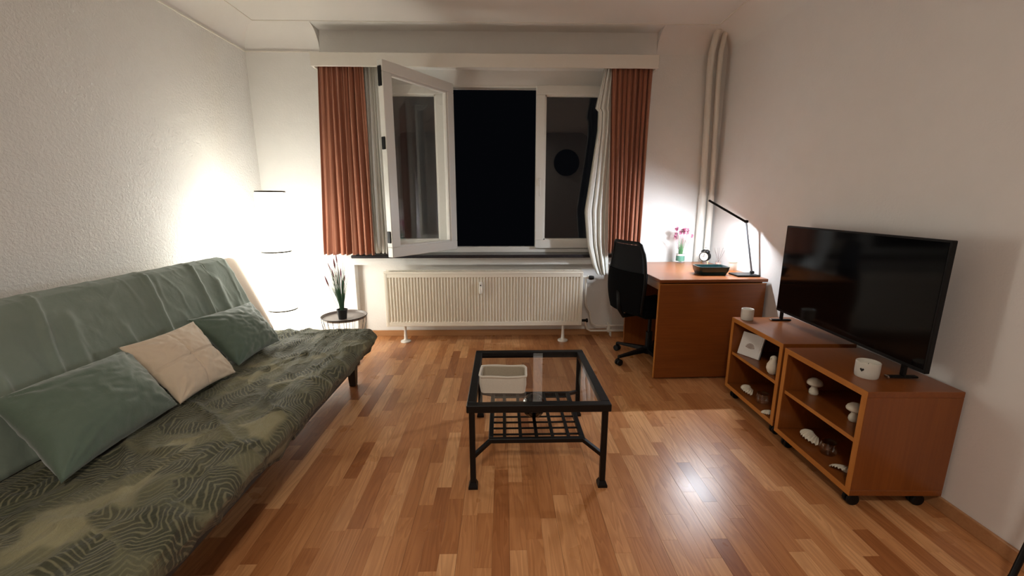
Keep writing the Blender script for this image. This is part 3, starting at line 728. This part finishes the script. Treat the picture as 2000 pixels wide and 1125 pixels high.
# basket (slightly turned) on the glass
bc = Vector((.0, 1.835, TZ - .004)); Mb = rot(bc, math.radians(-2.5))
bs = thing('storage_basket', 'off-white rectangular fabric basket on the glass coffee table', 'basket', bc)
def shell_box(w0, d0, w1, d1, h, th, base, lip=0):
    mb = MB(); n = 10
    def loop(w, d, z, r=.02):
        pts = []
        for cx, cy, a0 in ((w / 2 - r, d / 2 - r, 0), (-w / 2 + r, d / 2 - r, 90), (-w / 2 + r, -d / 2 + r, 180), (w / 2 - r, -d / 2 + r, 270)):
            for k in range(5):
                a = math.radians(a0 + k * 22.5); pts.append((cx + r * math.cos(a), cy + r * math.sin(a), z))
        return pts
    L = [loop(w0, d0, 0), loop((w0 + w1) / 2 + .008, (d0 + d1) / 2 + .008, h * .5), loop(w1, d1, h), loop(w1 - 2 * th, d1 - 2 * th, h), loop((w0 + w1) / 2 - 2 * th, (d0 + d1) / 2 - 2 * th, h * .5), loop(w0 - 2 * th, d0 - 2 * th, base)]
    m = len(L[0])
    for lp in L: mb.v += lp
    for i in range(len(L) - 1):
        for j in range(m): mb.f.append((i * m + j, i * m + (j + 1) % m, (i + 1) * m + (j + 1) % m, (i + 1) * m + j))
    mb.f.append(tuple(range(m))[::-1]); mb.f.append(tuple(range((len(L) - 1) * m, len(L) * m))); return mb
mb = shell_box(.205, .125, .215, .135, .080, .006, .006); mb.v = [tuple(Mb @ Vector(v)) for v in mb.v]; mb.build('body', 'linen', bs, smooth=50)
mb = MB().grid(lambda u, v: (0, 0, 0), 1, 1); mb = shell_box(.190, .110, .202, .122, .074, .002, .004); mb.v = [tuple(Mb @ (Vector(v) + Vector((0, 0, .006)))) for v in mb.v]; mb.build('lining', 'liner', bs, smooth=50)
lp = [(.107 * sx, .067 * sy) for sx, sy in ((-1, -1), (1, -1), (1, 1), (-1, 1))]
rimp = []
for i in range(4):
    a, b = Vector(lp[i]), Vector(lp[(i + 1) % 4])
    for k in range(8):
        q = a.lerp(b, k / 8 * .9 + .05); rimp.append(Mb @ Vector((q.x, q.y, .081 + .0015 * math.sin(k + i))))
MB().tube(rimp, .0055, 6, closed=True).build('piping', 'linen', bs, smooth=True)

# glass ball
gc = Vector((.153, 1.945, SZ + .058))
gb = MB().ball(gc, .060, 48, 32)
gb.v = [tuple(gc + (Vector(v) - gc) * (1 + .025 * math.cos(10 * math.atan2(v[1] - gc.y, v[0] - gc.x)))) for v in gb.v]
gb = gb.build('glass_ball', 'glass_green', at=(gc.x, gc.y, SZ - .001), smooth=True)
tag(gb, 'smoky dark ribbed glass ball on lattice shelf under the coffee table top', 'ornament')
MB().ball(gc, .052, 32, 20, (1, 1, .98)).build('inner_glass', 'glass_green', gb, smooth=True, local=False)

# ------------------------------------------------------------------ desk
dk = thing('desk', 'orange beech drop-leaf desk in the right rear corner', 'desk', (1.09, 2.80, 0), math.radians(1.5))
DW, DD, DH = .775, .872, .74
B = lambda *a, r=.003: MB().bevbox(*a, r)
B(0, 0, DH - .022, DW, DD, DH).build('desktop', 'wood_x', dk, local=True)
B(.004, .000, .012, DW - .01, .018, DH - .032, r=.004).build('drop_leaf', 'wood_x', dk, local=True)
B(-.002, .000, .012, .004, .018, DH - .032, r=.001).build('leaf_edging', 'edge_z', dk, local=True)
MB().box(.0, -.0012, DH - .0355, DW - .01, .018, DH - .031).build('leaf_edging', 'edge_x', dk, local=True)
B(.03, .03, 0, DW - .02, .052, DH - .022).build('end_panel', 'wood_z', dk, local=True)
B(.01, .73, 0, DW - .02, .752, DH - .022).build('end_panel', 'wood_z', dk, local=True)
B(.02, .052, DH - .085, .042, .73, DH - .022).build('apron', 'edge_y', dk, local=True)
B(DW - .05, .052, .25, DW - .03, .73, DH - .022).build('back_panel', 'wood_y', dk, local=True)

# objects on the desk
def on(x, y): return (x, y, DH)
vx, vy = 1.575, 3.625
va = thing('flower_vase', 'clear glass tube vase of lilac flowers at the back of the desk', 'vase', on(vx, vy))
MB().lathe([(0, 0), (.034, 0), (.035, .004), (.035, .215), (.033, .215), (.033, .010), (0, .010)], (vx, vy, DH), 28).build('vase_body', 'glass', va, smooth=40)
MB().lathe([(.0358, .018), (.0362, .018), (.0362, .062), (.0358, .062), (.0358, .018)], (vx, vy, DH), 28).build('green_band', 'band_green', va, smooth=40)
MB().lathe([(.0358, .064), (.0364, .064), (.0364, .080), (.0358, .080), (.0358, .064)], (vx, vy, DH), 28).build('white_band', 'band_white', va, smooth=40)
random.seed(5)
o = blades(70, vx, vy, DH + .012, .14, .225, .022, .0022).build('stems', 'stem', va); o['kind'] = 'stuff'
for k in range(17):
    a = random.uniform(0, 2 * PI); rr = random.uniform(.01, .055); h = random.uniform(.245, .300)
    if k == 0: a, rr, h = 0.1, .095, .235
    if k == 1: a, rr, h = PI, .06, .225
    hd = Vector((vx + rr * math.cos(a), vy + rr * math.sin(a), DH + h))
    mb = MB().tube([(vx + .4 * rr * math.cos(a), vy + .4 * rr * math.sin(a), DH + .12), (vx + .7 * rr * math.cos(a), vy + .7 * rr * math.sin(a), DH + h * .75), hd], .0011, 5)
    for q in range(26):
        d = Vector((random.gauss(0, 1), random.gauss(0, 1), random.gauss(.3, 1))).normalized(); L = .020
        s2 = d.cross(Vector((0, 0, 1))).normalized() * .006
        mb.add([hd, hd + d * L * .6 + s2, hd + d * L, hd + d * L * .6 - s2], [(0, 1, 2, 3)])
    mb.build('flower', 'pink', va, smooth=False)
# twin bell alarm clock
kx, ky = 1.775, 3.58
ck = thing('alarm_clock', 'small black twin-bell alarm clock on the desk between vase and reed diffuser', 'clock', on(kx, ky), math.radians(-48))
MB().lathe([(0, .022), (.040, .022), (.043, .016), (.043, -.020), (.036, -.027), (0, -.028)], (0, 0, .062), 36, 'y', fn=lambda q: Vector((q.x, q.y, -q.z))).build('case', 'black_metal', ck, smooth=40, local=True)
MB().lathe([(0, .0), (.036, .0), (.036, .0015), (0, .0015)], (0, -.0238, .062), 36, 'y').build('dial', 'clock_face', ck, local=True)
MB().lathe([(.036, -.004), (.0415, -.004), (.0415, .003), (.036, .003), (.036, -.004)], (0, -.0225, .062), 36, 'y').build('bezel', 'black_metal', ck, local=True, smooth=40)
MB().box(-.0012, -.0262, .060, .0012, -.0245, .088).box(-.018, -.0262, .061, .002, -.0245, .0632).build('hands', 'black_ink', ck, local=True)
for s_ in (-1, 1):
    b = MB().lathe([(0, 0), (.010, -.001), (.018, -.006), (.022, -.014), (.0205, -.014), (.016, -.008), (0, -.003)], (0, 0, 0), 20)
    m4 = rot((s_ * .024, 0, .118), 0, 0, s_ * math.radians(28)); b.v = [tuple(m4 @ Vector(v)) for v in b.v]; b.build('bell', 'black_metal', ck, local=True, smooth=50)
    MB().tube([(s_ * .022, 0, .100), (s_ * .024, 0, .114)], .002, 6).build('bell_post', 'black_metal', ck, local=True)
    MB().tube([(s_ * .022, 0, .026), (s_ * .030, -.004, .0)], [.003, .0045], 8).build('foot', 'brass', ck, local=True)
MB().tube([(-.022, 0, .118), (-.018, 0, .134), (0, 0, .140), (.018, 0, .134), (.022, 0, .118)], .0014, 6).build('handle', 'chrome', ck, local=True, smooth=True)
MB().tube([(0, 0, .103), (0, 0, .118)], .0012, 5).bevbox(-.006, -.003, .116, .006, .003, .121, .001).build('hammer', 'chrome', ck, local=True)
# reed diffuser
rx, ry = 1.865, 3.50
rx = 1.855
rd = thing('reed_diffuser', 'small clear reed diffuser with thin grey sticks behind the teal dish', 'diffuser', on(rx, ry))
MB().lathe([(0, 0), (.022, 0), (.024, .004), (.024, .030), (.010, .044), (.010, .056), (.008, .056), (.008, .042), (.022, .028), (.022, .004), (0, .004)], (rx, ry, DH), 24).build('bottle', 'glass', rd, smooth=50)
MB().lathe([(0, .005), (.0215, .005), (.0215, .018), (0, .018)], (rx, ry, DH), 20).build('oil', plain('rose oil', (.75, .45, .38, 1), .1, .02), rd)
for dx, dy in ((-.045, .01), (-.022, -.01), (.003, .012), (.030, .0), (.052, -.008), (-.034, .02)):
    MB().tube([(rx - dx * .15, ry, DH + .006), (rx + dx, ry + dy, DH + .145)], .0013, 5).build('reed', 'twig', rd)
# candle jar with lid
cx_, cy_ = 1.815, 3.20
cd = thing('candle', 'small cream candle jar with pale lid behind the teal dish, next to the desk lamp', 'candle', on(cx_, cy_))
MB().lathe([(0, 0), (.029, 0), (.031, .003), (.031, .062), (0, .062)], (cx_, cy_, DH), 32).build('jar', 'wax', cd, smooth=40)
MB().lathe([(0, .062), (.033, .062), (.033, .071), (0, .071)], (cx_, cy_, DH), 32).build('lid', plain('pale sage lid', (.55, .58, .46, 1), .4, .03), cd, smooth=40)
# teal dish
dc = Vector((1.555, 3.035, DH))
td = shell_box(.190, .120, .225, .150, .062, .008, .006); m4 = rot(dc, math.radians(-1)); td.v = [tuple(m4 @ Vector(v)) for v in td.v]
td = td.build('dish', 'teal', at=dc, smooth=50)
tag(td, 'dark teal glazed rectangular dish at the front edge of the desk', 'dish')
# desk lamp
J = Vector((1.795, 3.055, 1.128)); T_ = Vector((1.545, 3.14, 1.284)); Bp = Vector((1.830, 2.965, DH + .012))
dl = thing('desk_lamp', 'slim black LED desk lamp with folded arm lighting the desk corner', 'desk lamp', (1.78, 2.97, DH))
MB().bevbox(1.69, 2.90, DH, 1.855, 3.03, DH + .012, .003).build('base', 'black_metal', dl)
MB().tube([Bp + Vector((0, -.012, .012)), Bp + Vector((0, .012, .012))], .011, 16).build('hinge', 'black_metal', dl, smooth=40)
MB().tube([J + Vector((.002, -.012, 0)), J + Vector((.002, .012, 0))], .0105, 16).build('hinge', 'black_metal', dl, smooth=40)
def bar(A, B_, wy, th):
    d = (B_ - A); L = d.length; d.normalize(); yv = Vector((0, 0, 1)).cross(d).normalized(); zv = d.cross(yv)
    m = Matrix((( d.x, yv.x, zv.x, A.x), (d.y, yv.y, zv.y, A.y), (d.z, yv.z, zv.z, A.z), (0, 0, 0, 1)))
    return m, L
d_ = (J - Bp); ax_ = d_.normalized(); yv = Vector((0, 1, 0)); zv = ax_.cross(yv).normalized(); yv = zv.cross(ax_)
m = Matrix(((ax_.x, yv.x, zv.x, Bp.x), (ax_.y, yv.y, zv.y, Bp.y), (ax_.z, yv.z, zv.z, Bp.z), (0, 0, 0, 1)))
MB().bevbox(0.005, -.008, -.004, d_.length, .008, .004, .002, m).build('lower_arm', plain('grey aluminium', (.08, .08, .085, 1), .35, .1), dl)
m, L = bar(J, T_, 0, 0)
MB().bevbox(0, -.017, -.004, L, .017, .004, .002, m).build('lamp_head', 'black_metal', dl)
MB().box(0, .0145, -.0115, L, .017, -.003, m).build('added_lip', 'black_metal', dl)  # lip added on the near side only, screens the bright strip from view
MB().box(.045, -.009, -.0052, L - .008, .003, -.0042, m).build('light_strip', 'led', dl)

# ------------------------------------------------------------------ office chair
ch = thing('office_chair', 'black swivel office chair pushed in at the desk', 'chair', (1.185, 3.195, 0), math.radians(19))
MB().tube([(0, 0, .07), (0, 0, .24)], .026, 16).tube([(0, 0, .24), (0, 0, .40)], .014, 12).build('gas_column', 'black_plastic', ch, local=True, smooth=40)
MB().lathe([(0, .062), (.045, .062), (.045, .10), (.028, .115), (0, .115)], (0, 0, 0), 20).build('hub', 'black_plastic', ch, local=True, smooth=40)
for k in range(5):
    a = math.radians(72 * k + 184); c_, s_ = math.cos(a), math.sin(a); pv = Vector((-s_, c_, 0))
    e = Vector((c_, s_, 0)); R_ = .298
    vs = []
    for (r, z0_, z1_, hw) in ((.03, .072, .108, .024), (.15, .070, .095, .019), (R_, .062, .078, .014)):
        for zz, sg in ((z0_, -1), (z0_, 1), (z1_, 1), (z1_, -1)): vs.append(e * r + pv * hw * sg + Vector((0, 0, zz)))
    fs = [(3, 2, 1, 0), (8, 9, 10, 11)] + [(i + o_, (i + 1) % 4 + o_, 4 + (i + 1) % 4 + o_, 4 + i + o_) for i in range(4) for o_ in (0, 4)]
    leg = MB().add(vs, fs).build('star_leg', 'black_plastic', ch, local=True, bevel=.003)
    cst = MB()
    for sg in (-1, 1):
        q = MB().lathe([(0, -.009), (.022, -.009), (.026, -.005), (.026, .005), (.022, .009), (0, .009)], (0, 0, 0), 18, 'y'); mm = rot(e * (R_ - .006) + pv * sg * .014 + Vector((0, 0, .026)), a + PI / 5 * 0)
        q.v = [tuple(mm @ Vector(v)) for v in q.v]; cst.add(q.v, q.f)
    cst.tube([e * R_ + Vector((0, 0, .035)), e * R_ + Vector((0, 0, .066))], .008, 8).build('caster', 'caster', leg, local=True, smooth=40)
MB().bevbox(-.12, -.09, .395, .12, .09, .42, .008).build('seat_plate', 'black_plastic', ch, local=True)
rbox(-.23, -.225, .415, .22, .225, .495, .035, (.03, .03, .02), lambda P, n: P + Vector((0, 0, .012 * (P.x / .23) ** 2 - .01))).build('seat', 'chair_fabric', ch, local=True, smooth=True)
def backf(u, v, d):
    # v upward, u across; gently curved shell
    z = .44 + v * .535; yw_ = .185 + .035 * math.sin(PI * min(1, v * 1.15)) - (.03 * max(0, v - .85) / .15)
    yy = (u - .5) * 2 * yw_; xx = -.255 - .055 * v ** 1.3 + .045 * math.sin(PI * v * .9) * 0 - .03 * math.sin(v * PI) * 0 + .045 * (yy / .22) ** 2 - .03 * math.cos((v - .25) * PI * 1.3)
    return Vector((xx + d, yy, z))
def back_shell(v0, v1, d0, d1, nm, mat, ins=0):
    mb = MB(); n = 20
    for d in (d0, d1): mb.grid(lambda u, v: backf(ins + u * (1 - 2 * ins), v0 + v * (v1 - v0), d), n, n)
    k = (n + 1) ** 2
    per = [i * (n + 1) for i in range(n + 1)] + [n * (n + 1) + j for j in range(1, n + 1)] + [i * (n + 1) + n for i in range(n - 1, -1, -1)] + [j for j in range(n - 1, 0, -1)]
    for a, b in zip(per, per[1:] + per[:1]): mb.f.append((a, b, b + k, a + k))
    return mb.build(nm, mat, ch, local=True, smooth=40)
back_shell(0, .60, -.018, .022, 'lower_backrest', 'chair_fabric')
back_shell(.60, .97, -.004, .004, 'mesh_panel', 'chair_mesh', .04)
fp = [backf(0, .02 + .95 * i / 16, 0) for i in range(17)] + [backf(.06 + .88 * i / 8, 1.0, 0) for i in range(9)] + [backf(1, .97 - .95 * i / 16, 0) for i in range(17)]
MB().tube(fp, .013, 10).build('back_frame', 'black_plastic', ch, local=True, smooth=True)
MB().tube([(-.08, 0, .405), (-.26, 0, .40), (-.30, 0, .46), (-.315, 0, .60)], .018, 10).build('back_bracket', 'black_plastic', ch, local=True, smooth=True)

# ------------------------------------------------------------------ cabinets
def cabinet(x, y0, y1, ztop, label, ang_):
    c = thing('open_cabinet', label, 'cabinet', (x, y0, 0), ang_); W = y1 - y0; D = .385; z0 = .068; t_ = .026; E = .002
    f = lambda nm, mat, *b, r=.002: MB().bevbox(*b, r).build(nm, mat, c, local=True)
    f('top_board', 'wood_y', E, 0, ztop - t_, D, W, ztop); f('bottom_board', 'wood_y', E, 0, z0, D, W, z0 + t_)
    f('side_panel', 'wood_z', E, 0, z0 + t_, D, t_, ztop - t_); f('side_panel', 'wood_z', E, W - t_, z0 + t_, D, W, ztop - t_)
    f('back_panel', 'wood_z', D - .012, t_, z0 + t_, D - .002, W - t_, ztop - t_)
    sz = z0 + (ztop - z0) * .505; f('shelf', 'wood_y', .012, t_, sz - .009, D - .012, W - t_, sz + .009)
    f('shelf_edging', 'edge_y', .010, t_, sz - .009, .012, W - t_, sz + .009, r=.0005)
    f('front_edging', 'edge_y', 0, 0, ztop - t_, E, W, ztop, r=.0005); f('front_edging', 'edge_y', 0, 0, z0, E, W, z0 + t_, r=.0005)
    f('front_edging', 'edge_z', 0, 0, z0 + t_, E, t_, ztop - t_, r=.0005); f('front_edging', 'edge_z', 0, W - t_, z0 + t_, E, W, ztop - t_, r=.0005)
    for a, b in ((.05, .045), (.05, W - .045), (D - .06, .045), (D - .06, W - .045)):
        cs = MB().tube([(a, b, .05), (a, b, z0)], .012, 10).bevbox(a - .022, b - .016, z0 - .004, a + .022, b + .016, z0, .001)
        for sg in (-1, 1):
            cs.lathe([(0, -.008), (.022, -.008), (.026, -.004), (.026, .004), (.022, .008), (0, .008)], (a, b + sg * .011, .026), 18, 'y')
        cs.build('caster', 'caster', c, local=True, smooth=40)
    c['sz'] = sz + .009; del c['sz']; return sz + .009, z0 + t_
AC = -math.radians(1.6)
ZT = .535
s2z, b2z = cabinet(1.437, 1.485, 1.995, ZT, 'orange beech open-fronted cabinet nearest the camera, under TV', AC)
s1z, b1z = cabinet(1.468, 2.035, 2.555, .540, 'orange beech open-fronted cabinet beside desk, holding a picture', AC)

# ------------------------------------------------------------------ television
tv = thing('television', 'large black flat television standing on the two beech cabinets', 'television', (1.703, 2.01, .54), math.radians(-3.6))
HW = .505; TVH = .53; zb = .058
def TB(x0, y0, z0, x1, y1, z1, r=.003): return MB().bevbox(x0, y0, z0, x1, y1, z1, r)
TB(0, -HW, zb, .022, HW, zb + TVH).build('casing', 'black_plastic', tv, local=True)
TB(.022, -HW * .8, zb + .03, .055, HW * .8, zb + TVH * .6, .01).build('rear_housing', 'black_plastic', tv, local=True)
TB(-.0015, -HW + .008, zb + .016, .001, HW - .008, zb + TVH - .008, .0005).build('screen', 'screen', tv, local=True)
for yy in (-HW + .10, HW - .045):
    MB().bevbox(-.050, -.011, 0.001, .07, .011, .010, .003, rot((0, yy, 0))).bevbox(.004, -.011, .010, .018, .011, zb + .01, .003, rot((0, yy, 0))).build('stand_foot', 'black_plastic', tv, local=True)
    MB().bevbox(-.056, -.012, 0, -.048, .012, .011, .002, rot((0, yy, 0))).build('foot_tip', 'chrome', tv, local=True)

# candles on the cabinets
def bowl_candle(x, y, z, r, h, label, heart=False):
    c = thing('candle', label, 'candle', (x, y, z))
    MB().lathe([(0, 0), (r * .92, 0), (r * .97, .004), (r, h * .4), (r, h - .002), (r - .002, h), (r - .005, h - .002), (r - .006, h * .72), (0, h * .72)], (x, y, z), 40).build('cup', 'ceramic', c, smooth=40)
    MB().lathe([(0, h * .72), (r - .0055, h * .72), (r - .0055, h * .74), (0, h * .74)], (x, y, z), 30).build('wax', 'wax', c)
    MB().tube([(x, y, z + h * .74), (x + .001, y, z + h * .74 + .010)], .0012, 5).build('wick', 'black_ink', c)
    if heart:
        a0 = math.atan2(0 - y, 0 - x) - .40; mb = MB(); K = 24; pts = []
        for k in range(K):
            t_ = 2 * PI * k / K; hx = 16 * math.sin(t_) ** 3; hy = 13 * math.cos(t_) - 5 * math.cos(2 * t_) - 2 * math.cos(3 * t_) - math.cos(4 * t_)
            pts.append((hx * .00048, hy * .00055))
        for rr in (r - .001, r + .0006):
            mb.v += [(x + rr * math.cos(a0 + px_ / r), y + rr * math.sin(a0 + px_ / r), z + h * .55 + pz_) for px_, pz_ in pts]
        mb.f = [tuple(range(K)), tuple(range(K, 2 * K))] + [(i, (i + 1) % K, K + (i + 1) % K, K + i) for i in range(K)]
        mb.build('heart', 'black_ink', c)
bowl_candle(1.545, 2.50, .540, .036, .070, 'small off-white candle cup on far cabinet near the desk')
bowl_candle(1.560, 1.635, ZT, .043, .068, 'off-white candle cup with black heart on near cabinet before the television', True)

# picture
pf = thing('picture', 'small square white framed shell sketch leaning inside the far cabinet', 'picture', (1.545, 2.43, s1z))
m4 = rot((1.540, 2.435, s1z + .001), math.radians(-90 + 24), -math.radians(17))     # local x along picture, y depth, z up
MB().bevbox(-.071, -.006, 0, .071, .006, .146, .001, m4).build('frame', 'paper', pf)
MB().box(-.072, .006, 0, .072, .013, .147, m4).build('backing', 'black_plastic', pf)
MB().box(-.060, -.0072, .011, .060, -.0062, .135, m4).build('sheet', 'paper', pf)
mb = MB()
for k in range(9):
    a = math.radians(-150 + 120 + k * 15 - 30) if False else math.radians(20 + k * 17.5)
    c_ = Vector((0, 0, .048)); q = [(.004 * math.cos(a - .1), .004 * math.sin(a - .1)), (.030 * math.cos(a - .10), .036 * math.sin(a - .10)), (.031 * math.cos(a + .12), .037 * math.sin(a + .12)), (.004 * math.cos(a + .1), .004 * math.sin(a + .1))]
    mb.add([m4 @ Vector((x_, yy, .048 + z_)) for yy in (-.0079, -.0072) for x_, z_ in q], [(0, 1, 2, 3), (7, 6, 5, 4), (0, 4, 5, 1), (1, 5, 6, 2), (2, 6, 7, 3), (3, 7, 4, 0)])
mb.build('sketch', 'ink', pf)
# bird
bx, by = 1.52, 2.165
bd = thing('bird_figurine', 'small cream ceramic bird beside the picture in the far cabinet', 'figurine', (bx, by, s1z))
mb = MB().lathe([(0, 0), (.014, 0), (.024, .012), (.030, .035), (.027, .058), (.019, .074), (.017, .084), (.018, .094), (.014, .104), (.006, .109), (0, .110)], (bx, by, s1z), 28, fn=lambda q: Vector((q.x * 1.0 - .004 * math.sin(q.z * 30), q.y * 1.05, q.z))).build('body', 'bisque', bd, smooth=True)
MB().tube([(bx - .014, by - .004, s1z + .094), (bx - .026, by - .006, s1z + .091)], [.005, .001], 8).build('beak', 'bisque', bd, smooth=True)
MB().tube([(bx + .016, by + .01, s1z + .045), (bx + .034, by + .022, s1z + .022), (bx + .046, by + .03, s1z + .006)], [.014, .009, .003], 8).build('tail', 'bisque', bd, smooth=True)
# mushrooms
def mushroom(x, y, z, s, label):
    c = thing('mushroom_figurine', label, 'figurine', (x, y, z))
    MB().lathe([(0, 0), (.017, 0), (.020, .008), (.019, .020), (.0125, .034), (.010, .050), (0, .052)], (x, y, z), 24, fn=lambda q: q * s).build('stalk', 'bisque', c, smooth=True)
    MB().lathe([(0, .050), (.012, .048), (.026, .046), (.0315, .050), (.033, .056), (.029, .066), (.019, .075), (.008, .079), (0, .080)], (x, y, z), 28, fn=lambda q: q * s).build('cap', 'bisque', c, smooth=True)
mushroom(1.575, 1.92, s2z, 1.08, 'cream ceramic mushroom standing in middle of near cabinet upper shelf')
mushroom(1.560, 1.655, s2z, 1.08, 'cream ceramic mushroom half hidden by near cabinet right side panel')
# scallop shells
def shell(x, y, z, w_, rz, tilt, label, h=.62):
    mb = MB(); nr_, nt = 10, 66
    m4 = rot((x, y, z), rz) @ Matrix.Rotation(tilt, 4, 'X')
    def f(u, v, th):
        a = (u - .5) * 2.5; r = v; rib = .15 * abs(math.cos(11 * PI * u)) * v
        hh = h * math.sqrt(max(0, 1 - (r * .98) ** 2)) * (.6 + .4 * math.cos(a)) + rib * .7
        return m4 @ Vector((w_ * r * math.sin(a) * (1.0), w_ * (r * math.cos(a) * .95 - .45), max(0, w_ * hh * min(1, r * 2.5) + th)))
    mb.grid(lambda u, v: f(u, v, .0022), nt, nr_); mb.grid(lambda u, v: f(u, v, 0), nt, nr_)
    o = mb.build('seashell', 'bisque', at=(x, y, z), smooth=60); return tag(o, label, 'shell')
shell(1.535, 2.40, b1z, .070, math.radians(75), math.radians(12), 'fan-shaped cream scallop shell on bottom of far cabinet at left')
shell(1.495, 2.115, b1z, .040, math.radians(170), .1, 'small white shell on bottom of far cabinet at right, partly hidden')
shell(1.540, 1.865, b2z, .074, math.radians(75), math.radians(12), 'fan-shaped cream scallop shell on bottom of near cabinet at left')
shell(1.495, 1.59, b2z, .062, math.radians(120), math.radians(38), 'ribbed cream scallop shell on bottom of near cabinet at right corner')
def jar(x, y, z, label):
    c = thing('glass_jar', label, 'jar', (x, y, z))
    MB().lathe([(0, 0), (.030, 0), (.034, .006), (.036, .022), (.034, .040), (.030, .050), (.031, .058), (.029, .058), (.028, .050), (.031, .040), (.033, .022), (.031, .008), (0, .006)], (x, y, z), 32).build('jar_body', 'glass', c, smooth=50)
    MB().lathe([(0, .0585), (.030, .0585), (.031, .062), (.022, .066), (.006, .068), (.006, .074), (0, .076)], (x, y, z), 24).build('jar_lid', 'glass_dark', c, smooth=50)
jar(1.545, 2.255, b1z, 'clear lidded glass jar on bottom of far cabinet')
jar(1.545, 1.745, b2z, 'clear lidded glass jar between two shells in near cabinet')

# ------------------------------------------------------------------ black pole, bottom right corner, and the wall clock behind the camera
pl = thing('metal_stand', 'slanted black metal rod at bottom right corner of the photo beside the wall', 'stand', (1.62, 1.085, 0))
MB().tube([(1.605, 1.085, .006), (1.662, 1.10, .07), (1.70, 1.10, .30), (1.74, 1.10, .8)], .009, 10).build('rod', 'black_metal', pl, smooth=True)
MB().lathe([(0, 0), (.016, 0), (.014, .012), (0, .014)], (1.605, 1.085, 0), 12).build('foot', 'caster', pl)
wc = thing('wall_clock', 'large round black wall clock mirrored in the right window pane', 'clock', (1.32, YF, 2.06))
MB().lathe([(0, 0), (.26, 0), (.265, .02), (.25, .035), (.235, .03), (0, .03)], (1.32, YF, 2.06), 48, 'y').build('case', 'black_plastic', wc, smooth=40)
MB().box(1.315, YF + .031, 2.06, 1.325, YF + .034, 2.22).box(1.32, YF + .031, 2.055, 1.42, YF + .034, 2.065).build('hands', 'black_metal', wc)
# added fill lamp, unseen behind the camera, brightens the room from the front
cl = thing('fill_lamp', 'round fill lamp added out of view behind the camera', 'fill light', (-.1, -.6, H))
ld = bpy.data.lights.new('fill_light', 'AREA'); ld.shape = 'DISK'; ld.size = .34; ld.energy = FILL_W; ld.color = (1, .90, .78)
lo = bpy.data.objects.new('fill_light', ld); C.objects.link(lo); lo.parent = cl; lo.location = (0, 0, -.075)
MB().lathe([(0, 0), (.19, 0), (.185, -.03), (.178, -.06), (0, -.062)], (-.1, -.6, H), 36).build('shade', 'white_trim', cl, smooth=40)

# things of a kind that stand together
GROUPS = {'cushion': 'cushions on the sofa', 'seashell': 'scallop shells in the cabinets', 'mushroom_figurine': 'ceramic mushrooms on the near cabinet shelf',
          'glass_jar': 'glass jars in the cabinets', 'open_cabinet': 'beech cabinets under the television', 'net_curtain': 'net curtains at the window'}
for o in SC.objects:
    if o.parent is None:
        b = o.name.split('.')[0]
        if b in GROUPS: o['group'] = GROUPS[b]
        elif b == 'curtain': o['group'] = 'terracotta curtains at the window'
        elif b == 'candle' and o.location.z < .7: o['group'] = 'candle cups on the cabinets'
